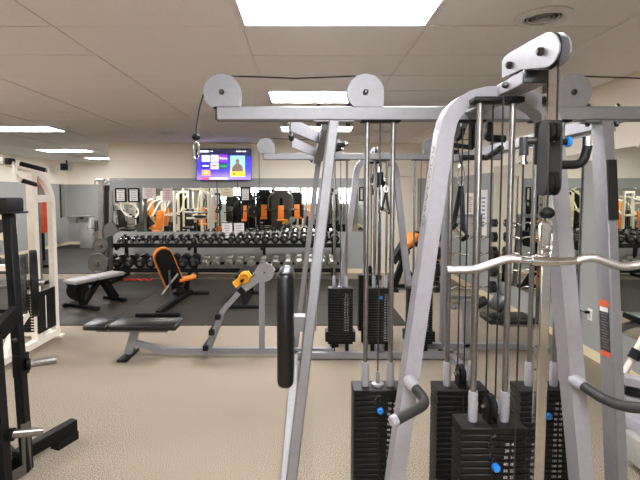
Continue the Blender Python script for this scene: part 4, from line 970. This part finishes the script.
# ================================================================== BLACK PLATE-LOADED RACK (left edge, near)
Yk = 2.62
t = thing('plate_rack', 'black steel plate-loaded rack with empty storage pegs', 'gym machine', (-1.75, Yk, 0))
a, b = P(8.5, 213, Y=Yk), P(24, 425, Y=Yk); d = b - a; foot = a + d * ((a.z - .02) / (a.z - b.z))
up = obj('upright', MB().beam(a, foot, .05, .06, up=(0, 1, 0), r=.005), 'black_metal', t)
for py in (329, 346): obj('bolt', MB().lathe([(.013, 0), (.013, .008), (.008, .014)], (P(15.5, py - 6, Y=Yk - .03)), (0, -1, 0), 10), 'bolt', up)
obj('head_block', MB().rbox(P(2, 205, Y=Yk), (.16, .16, .085), .012), 'rubber', t)
obj('head_plate', MB().rbox(P(3, 212.5, Y=Yk), (.19, .18, .012), .004), 'black_metal', t)
for py, px0, px1, bend in ((362.5, 26, 56, 0), ):
    p0, p1 = P(px0, py + 2, Y=Yk), P(px1, py - 2.5, Y=Yk + .1)
    pg = obj('storage_peg', MB().cyl(p0, p1, .0225, n=16), 'steel', t); obj('peg_flange', MB().cyl(p0, p0 + (p1 - p0).normalized() * .02, .036, n=16), 'black_metal', pg)
    obj('peg_bore', MB().cyl(p1 - (p1 - p0).normalized() * .002, p1 + (p1 - p0).normalized() * .001, .016, n=12), 'dark_void', pg)
    obj('peg_clamp', MB().rbox(p0 - V(.03, 0, 0), (.05, .09, .13), .006), 'black_metal', pg)
p0, p1 = P(10, 434.5, Y=2.45), P(42, 431.5, Y=2.56)
pg = obj('storage_peg', MB().cyl(p0, p1, .0225, n=16), 'steel', t); obj('peg_flange', MB().cyl(p0 - V(.012, 0, 0), p0 + V(.02, 0, 0), .036, n=16), 'black_metal', pg)
obj('peg_bore', MB().cyl(p1, p1 + V(.001, 0, 0), .016, n=12), 'dark_void', pg)
# front post and floor frame
q0, q1 = P(-7, 335, Y=2.42), P(3, 470, Y=2.42); dd = q1 - q0
obj('front_post', MB().beam(q0, q0 + dd * ((q0.z - .03) / (q0.z - q1.z)), .06, .06, up=(0, 1, 0)), 'black_metal', t)
obj('top_rail', MB().beam(P(-3, 333, Y=2.45), P(17, 312, Y=2.6), .05, .09), 'black_metal', t)
e0, e1 = P(14, 430, Y=2.62), P(74, 410, Y=3.02); e1.z = .095; e0.z = .095
fb = obj('floor_beam', MB().beam(e0, e1, .06, .08, r=.004), 'black_metal', t)
dn = (e1 - e0).normalized(); obj('rubber_foot', MB().beam(e1 - dn * .16, e1, .07, .055), 'rubber', fb).location.z -= .067
e2 = P(2, 462, Y=2.3); obj('floor_beam', MB().beam((e0.x - .02, 2.62, .06), (e0.x - .28, 2.25, .06), .06, .08, r=.004), 'black_metal', t)
g0 = P(24, 446, Y=2.58)
obj('gusset', MB().sweep([(g0.x, 2.6, .32), (g0.x + .0, 2.6, .05), (g0.x - .09, 2.36, .05), (g0.x - .09, 2.36, .32)], .05, .012, (.94, -.35, 0), False), 'iron_grey', t)
obj('rear_post', MB().beam((-2.05, 2.9, .03), (-2.05, 2.9, 1.5), .06, .06, up=(0, 1, 0)), 'black_metal', t)
obj('floor_beam', MB().beam((-2.05, 2.9, .06), (e0.x, e0.y, .06), .06, .08), 'black_metal', t)
obj('lever_arm', MB().beam((-2.05, 2.9, 1.42), a - V(0, 0, .06), .05, .06), 'black_metal', t)
pc = P(34, 283, Y=3.05)
obj('plate_horn', MB().cyl(pc - V(.85, .53, 0) * .25, pc + V(.85, .53, 0) * .06, .024, n=14), 'steel', t)
obj('horn_arm', MB().beam(pc - V(.85, .53, 0) * .25, (-2.05, 2.9, pc.z - .1), .05, .06), 'black_metal', t)
for dx, r, th, m_, lb in ((0, .225, .045, 'rubber', 'large black weight plate outermost on the rack horn'), (-.06, .2, .035, 'iron', 'iron weight plate inside the large black plate'), (-.12, .18, .03, 'iron_grey', 'small grey weight plate innermost on the rack horn')):
    plate(pc + V(.85, .53, 0) * dx, r, th, m_, lb, rz=R(-58))

# ================================================================== WHITE ASSISTED CHIN MACHINE (left)
def white_machine(x0, label, loc=None):
    Yw0, Yw1 = 4.15, 5.2; X = x0
    t = thing('chin_machine', label, 'gym machine', (X, 4.7, 0))
    W = 'white_paint'
    obj('floor_rail', MB().beam((X, Yw0, .07), (X, Yw1 + .05, .07), .07, .07), W, t)
    obj('floor_rail', MB().beam((X - .75, Yw0, .07), (X - .75, Yw1 + .05, .07), .07, .07), W, t)
    obj('floor_rail', MB().beam((X - .75, Yw0 + .35, .07), (X, Yw0 + .35, .07), .07, .07), W, t)
    obj('floor_rail', MB().beam((X - .75, Yw1, .07), (X, Yw1, .07), .07, .07), W, t)
    for x, y in ((X, Yw0), (X, Yw1 + .03), (X - .75, Yw0), (X - .75, Yw1)): obj('floor_foot', MB().rbox((x, y, .018), (.14, .1, .036), .008), W, t)
    # side tower: two posts over the rail, joined by an arch
    pts = fillet([(X, Yw1, .08), (X, Yw1, 1.72), (X, Yw1 - .3, 1.93), (X, Yw0 + .2, 1.99)], .2, 6)
    obj('tower_post', MB().sweep(pts, .07, .06, (1, 0, 0)), W, t)
    obj('tower_post', MB().beam((X, 4.84, .08), (X, 4.84, 1.94), .075, .08, up=(0, 1, 0)), W, t)
    for z in (1.62, .40): obj('tower_tie', MB().beam((X, 4.84, z), (X, Yw1, z), .05, .08), W, t)
    obj('front_brace', MB().sweep(fillet([(X - .02, Yw0 + .2, .08), (X - .02, Yw0 + .3, .26), (X - .02, Yw0 + .5, .40), (X - .02, 4.7, .42)], .12), .07, .06, (1, 0, 0)), W, t)
    for y in (4.97, 5.07): obj('guide_rod', MB().cyl((X - .06, y, .12), (X - .06, y, 1.9), .011, n=10), 'rod_steel', t)
    me = MB().rbox((0, 0, 0), (.12, .26, .026), .003, None, 1).mesh('stack_plate')
    for k in range(14):
        o = obj('stack_plate', me, 'stack_black', t); o.location = V(X - .06, 4.93, .2 + k * .03) - t.location
    obj('stack_cover', MB().span((X + .03, 4.80, .17), (X + .05, 5.13, .62)), 'stack_black', t)
    obj('number_strip', MB().span((X + .0505, 4.93, .2), (X + .0515, 4.945, .56)), 'sticker_white', t)
    obj('pulley_wheel', MB().lathe([(.02, -.014), (.075, -.014), (.065, 0), (.075, .014), (.02, .014)], (X - .03, 4.93, 1.77), (1, 0, 0), 22), 'red_plastic', t)
    # chin grips at the top
    for u, v in (((20, 163.5), (45, 170)), ((22, 180.5), (35.5, 184.5))):
        p0 = P(*u, Y=4.35); p1 = P(*v, Y=4.5)
        g = obj('chin_grip', MB().cyl(p0, p1, .022, n=12), 'rubber', t); obj('grip_tip', MB().cyl(p1, p1 + (p1 - p0).normalized() * .02, .022, n=12), 'chrome', g)
    obj('grip_arm', MB().tube(fillet([P(12, 163, Y=4.35), P(15, 166, Y=4.35), P(16, 177, Y=4.35), P(22, 181, Y=4.35)], .06), .022, 10), W, t)
    obj('grip_block', MB().rbox(P(10, 161.5, Y=4.35), (.06, .09, .06), .012), 'rubber', t)
    obj('top_label', MB().span((X + .031, 4.62, 1.95), (X + .033, 4.78, 1.985)), 'yellow_strap', t)
    # front arch and seat side
    obj('front_arch', MB().sweep(fillet([(X - .26, Yw0 + .1, .08), (X - .26, Yw0 + .1, 1.68), (X - .5, Yw0 + .1, 1.86), (X - .9, Yw0 + .1, 1.88)], .2, 6), .08, .07, (0, 1, 0)), W, t)
    obj('cam_plate', MB().prism(arc2(0, 0, .13, 30, 330, 18), (X - .12, Yw0 + .42, 1.33), (1, 0, 0), (0, 0, 1), .03), 'cream_paint', t)
    obj('knee_pad', MB().rbox((X - .45, Yw0 + .45, .98), (.36, .3, .08), .03, None, 3), 'black_vinyl', t)
    obj('cross_tube', MB().cyl((X - 1.0, Yw0 + .4, 1.1), (X - .2, Yw0 + .45, 1.1), .03, n=12), 'steel', t)
    obj('cross_tube', MB().beam((X - .9, Yw0 + .45, .92), (X - .1, Yw0 + .45, .92), .06, .06), W, t)
    return t
white_machine(-2.90, 'white framed assisted chin machine with black grips')
# black flat bench beyond the white machine
bx, by = -4.15, 6.2
t = thing('flat_bench', 'plain black flat bench behind the white chin machine', 'bench', (bx, by, 0))
obj('pad', MB().rbox((bx, by, .45), (1.15, .3, .07), .025, None, 3), 'black_vinyl', t)
obj('pad_rail', MB().beam((bx - .5, by, .395), (bx + .5, by, .395), .07, .05), 'black_metal', t)
for s_ in (-1, 1):
    obj('leg', MB().beam((bx + s_ * .42, by, .38), (bx + s_ * .46, by, .06), .06, .06, up=(0, 1, 0)), 'black_metal', t)
    obj('foot_bar', MB().rbox((bx + s_ * .46, by, .037), (.07, .52, .05), .012), 'black_metal', t)
obj('spine_beam', MB().beam((bx - .46, by, .06), (bx + .46, by, .06), .05, .05), 'black_metal', t)
# big ball and striped bag standing beyond that machine
bc = P(63, 266, Y=6.6)
one('medicine_ball', plate_mesh(.165, .05, 'rubber'), 'rubber', 'black bumper plate standing behind the white chin machine', 'weight plate').location = (bc.x - .02, 7.05, .165 + .012)
o = bpy.data.objects['medicine_ball']; o.name = 'bumper_plate'; o.rotation_euler = (R(-4), 0, R(25))
hb = P(42, 215, Y=10.5)
t = thing('punching_bag', 'red orange punching bag with grey top on a stand', 'bag', (hb.x, 10.5, 0))
obj('bag_body', MB().lathe([(.05, 0), (.15, .02), (.17, .08), (.17, .7), (.15, .74)], (hb.x, 10.5, .78), (0, 0, 1), 22), 'red_orange', t)
obj('bag_top', MB().lathe([(.17, 0), (.17, .38), (.15, .42), (.05, .44)], (hb.x, 10.5, 1.5), (0, 0, 1), 22), 'plastic_grey', t)
obj('stand_post', MB().cyl((hb.x, 10.5, .1), (hb.x, 10.5, .85), .04, n=12), 'black_metal', t)
obj('stand_base', MB().lathe([(.3, 0), (.3, .06), (.22, .12), (.06, .14)], (hb.x, 10.5, .011), (0, 0, 1), 24), 'black_metal', t)

# ================================================================== MACHINES BEHIND THE PHOTOGRAPHER (seen in the mirrors)
def press_machine(name, label, loc, rz, fm, pm, tower=1.6, shroud=None, wide=.55):
    t = thing(name, label, 'gym machine')
    for s in (-1, 1):
        obj('floor_rail', MB().beam((s * wide / 2, -.8, .05), (s * wide / 2, .5, .05), .07, .07), fm, t)
        obj('tower_post', MB().beam((s * wide / 2, .4, .05), (s * wide / 2, .4, tower), .07, .07, up=(0, 1, 0)), fm, t)
        obj('press_arm', MB().tube(fillet([(s * wide * .5, .3, tower - .15), (s * wide * .62, -.25, tower - .3), (s * wide * .62, -.6, .98), (s * wide * .4, -.75, .95)], .12), .03, 10), fm, t)
        obj('hand_grip', MB().cyl((s * wide * .4, -.75, .95), (s * wide * .15, -.78, .94), .022, n=10), 'rubber', t)
        obj('guide_rod', MB().cyl((s * .08, .4, .1), (s * .08, .4, tower), .012, n=8), 'rod_steel', t)
    obj('top_beam', MB().beam((-wide / 2 - .035, .4, tower), (wide / 2 + .035, .4, tower), .07, .08), fm, t)
    obj('cross_beam', MB().beam((-wide / 2, .33, tower * .58), (wide / 2, .33, tower * .58), .05, .06), fm, t)
    me = MB().rbox((0, 0, 0), (.3, .14, .034), .004, None, 1).mesh('stack_plate')
    for k in range(13): obj('stack_plate', me, 'stack_black', t).location = (0, .4, .16 + .039 * k)
    if shroud:
        obj('shroud', MB().prism([(-wide * .5, .1), (wide * .5, .1), (wide * .5, tower - .2), (wide * .3, tower), (-wide * .3, tower), (-wide * .5, tower - .2)], (0, .27, 0), (1, 0, 0), (0, 0, 1), .04), shroud, t)
        obj('shroud_slot', MB().prism([(-.07, .5), (.07, .5), (.07, tower - .35), (-.07, tower - .35)], (0, .245, 0), (1, 0, 0), (0, 0, 1), .012), 'tv_black', t)
    obj('back_pad', MB().rbox((0, .02, .86), (.28, .09, .62), .035, Matrix.Rotation(R(-8), 3, 'X'), 3), pm, t)
    obj('seat_pad', MB().rbox((0, -.28, .5), (.34, .42, .09), .035, None, 3), pm, t)
    obj('seat_post', MB().beam((0, -.25, .46), (0, -.15, .06), .08, .08, up=(1, 0, 0)), fm, t)
    obj('center_rail', MB().beam((0, -.6, .05), (0, .4, .05), .08, .07), fm, t)
    obj('floor_foot', MB().rbox((0, -.8, .03), (wide + .1, .09, .06), .012).rbox((0, .5, .03), (wide + .1, .09, .06), .012), fm, t)
    t.location = loc; t.rotation_euler = (0, 0, rz)
    return t
M = [  # photo pixel in the tv-wall mirror, distance behind that wall -> place in the room
 ('chest_press', 'white chest press with grey pads mirrored at the frame end', 131, 17.2, R(150), 'white_paint', 'grey_vinyl', 1.35, None, .45),
 ('chest_press', 'white chest press with orange pads mirrored beside the orange column', 165, 16.6, R(200), 'white_paint', 'orange_vinyl', 1.7, None, .6),
 ('chest_press', 'cream chest press with black pads mirrored in the middle', 190, 16.4, R(180), 'cream_paint', 'black_vinyl', 1.95, None, .66),
 ('chest_press', 'black chest press with orange pads mirrored under the television', 213, 20.5, R(170), 'black_metal', 'orange_vinyl', 1.7, None, .6),
 ('chest_press', 'black chest press with orange pads mirrored beside dark tower', 246, 21.2, R(190), 'black_metal', 'orange_vinyl', 1.75, 'black_metal', .6),
 ('weight_tower', 'dark grey shrouded weight tower mirrored under the window strip', 281, 21.4, R(180), 'iron', 'orange_vinyl', 1.85, 'iron', .9),
 ('rowing_press', 'white rowing press with black pads mirrored at the far corner', 122, 15.4, R(120), 'white_paint', 'black_vinyl', 1.6, None, .5),
 ('rowing_press', 'white rowing press with orange pads mirrored beside the assisted chin machine', 159, 14.5, R(210), 'white_paint', 'orange_vinyl', 1.75, None, .55),
 ('rowing_press', 'white rowing press with dark shroud mirrored behind cream press', 178, 19.2, R(185), 'white_paint', 'black_vinyl', 1.8, 'stack_black', .6),
 ('rowing_press', 'cream rowing press with orange pads mirrored near television', 202, 18.4, R(160), 'cream_paint', 'orange_vinyl', 1.9, None, .6),
 ('rowing_press', 'black rowing press with dark shroud mirrored under framed notice', 230, 19.3, R(195), 'black_metal', 'black_vinyl', 1.6, 'stack_black', .6),
 ('rowing_press', 'black rowing press with orange pads mirrored deep under the windows', 264, 23.0, R(180), 'black_metal', 'orange_vinyl', 1.9, 'stack_black', .8),
 ('rowing_press', 'white rowing press with dark shroud mirrored deep under the windows', 297, 23.6, R(170), 'white_paint', 'orange_vinyl', 1.8, 'stack_black', .7),
 ('rowing_press', 'black rowing press with black pads mirrored toward the door', 331, 21.5, R(180), 'black_metal', 'black_vinyl', 1.8, 'iron', .7),
 ('chest_press', 'white chest press with orange pads mirrored by the windows', 311, 21.6, R(165), 'white_paint', 'orange_vinyl', 1.7, None, .6),
]
for nm, lb, px_, D_, rz, fm, pm, tw_, sh_, wd_ in M:
    p = P(px_, 215, Y=D_); press_machine(nm, lb, (p.x, 2 * YB - D_, 0), rz, fm, pm, tw_, sh_, wd_)
p = P(150.5, 215, Y=17.4); yy = 2 * YB - 17.4
t = thing('foam_column', 'tall orange padded column mirrored between white machines', 'column', (p.x, yy, 0))
obj('column_pad', MB().lathe([(.11, 0), (.125, .02), (.125, 1.4), (.11, 1.42)], (p.x, yy, .08), (0, 0, 1), 22), 'orange_vinyl', t)
obj('column_base', MB().lathe([(.28, 0), (.28, .05), (.14, .09)], (p.x, yy, 0), (0, 0, 1), 24), 'black_metal', t)
p = P(141.5, 215, Y=18.0); yy = 2 * YB - 18.0
t = thing('dumbbell_tower', 'pair of dark weight stacks mirrored beside white press', 'gym machine', (p.x, yy, 0))
me = MB().rbox((0, 0, 0), (.17, .2, .05), .005, None, 1).mesh('stack_plate')
for s in (-1, 1):
    for k in range(18): obj('stack_plate', me, 'stack_black', t).location = (s * .11, 0, .08 + k * .056)
    obj('guide_rod', MB().cyl((p.x + s * .11, yy, 0.02), (p.x + s * .11, yy, 1.6), .014, n=8), 'rod_steel', t)
obj('top_tie', MB().beam((p.x - .2, yy, 1.6), (p.x + .2, yy, 1.6), .06, .06), 'white_paint', t)
obj('base_plate', MB().rbox((p.x, yy, .02), (.44, .3, .04), .008), 'white_paint', t)
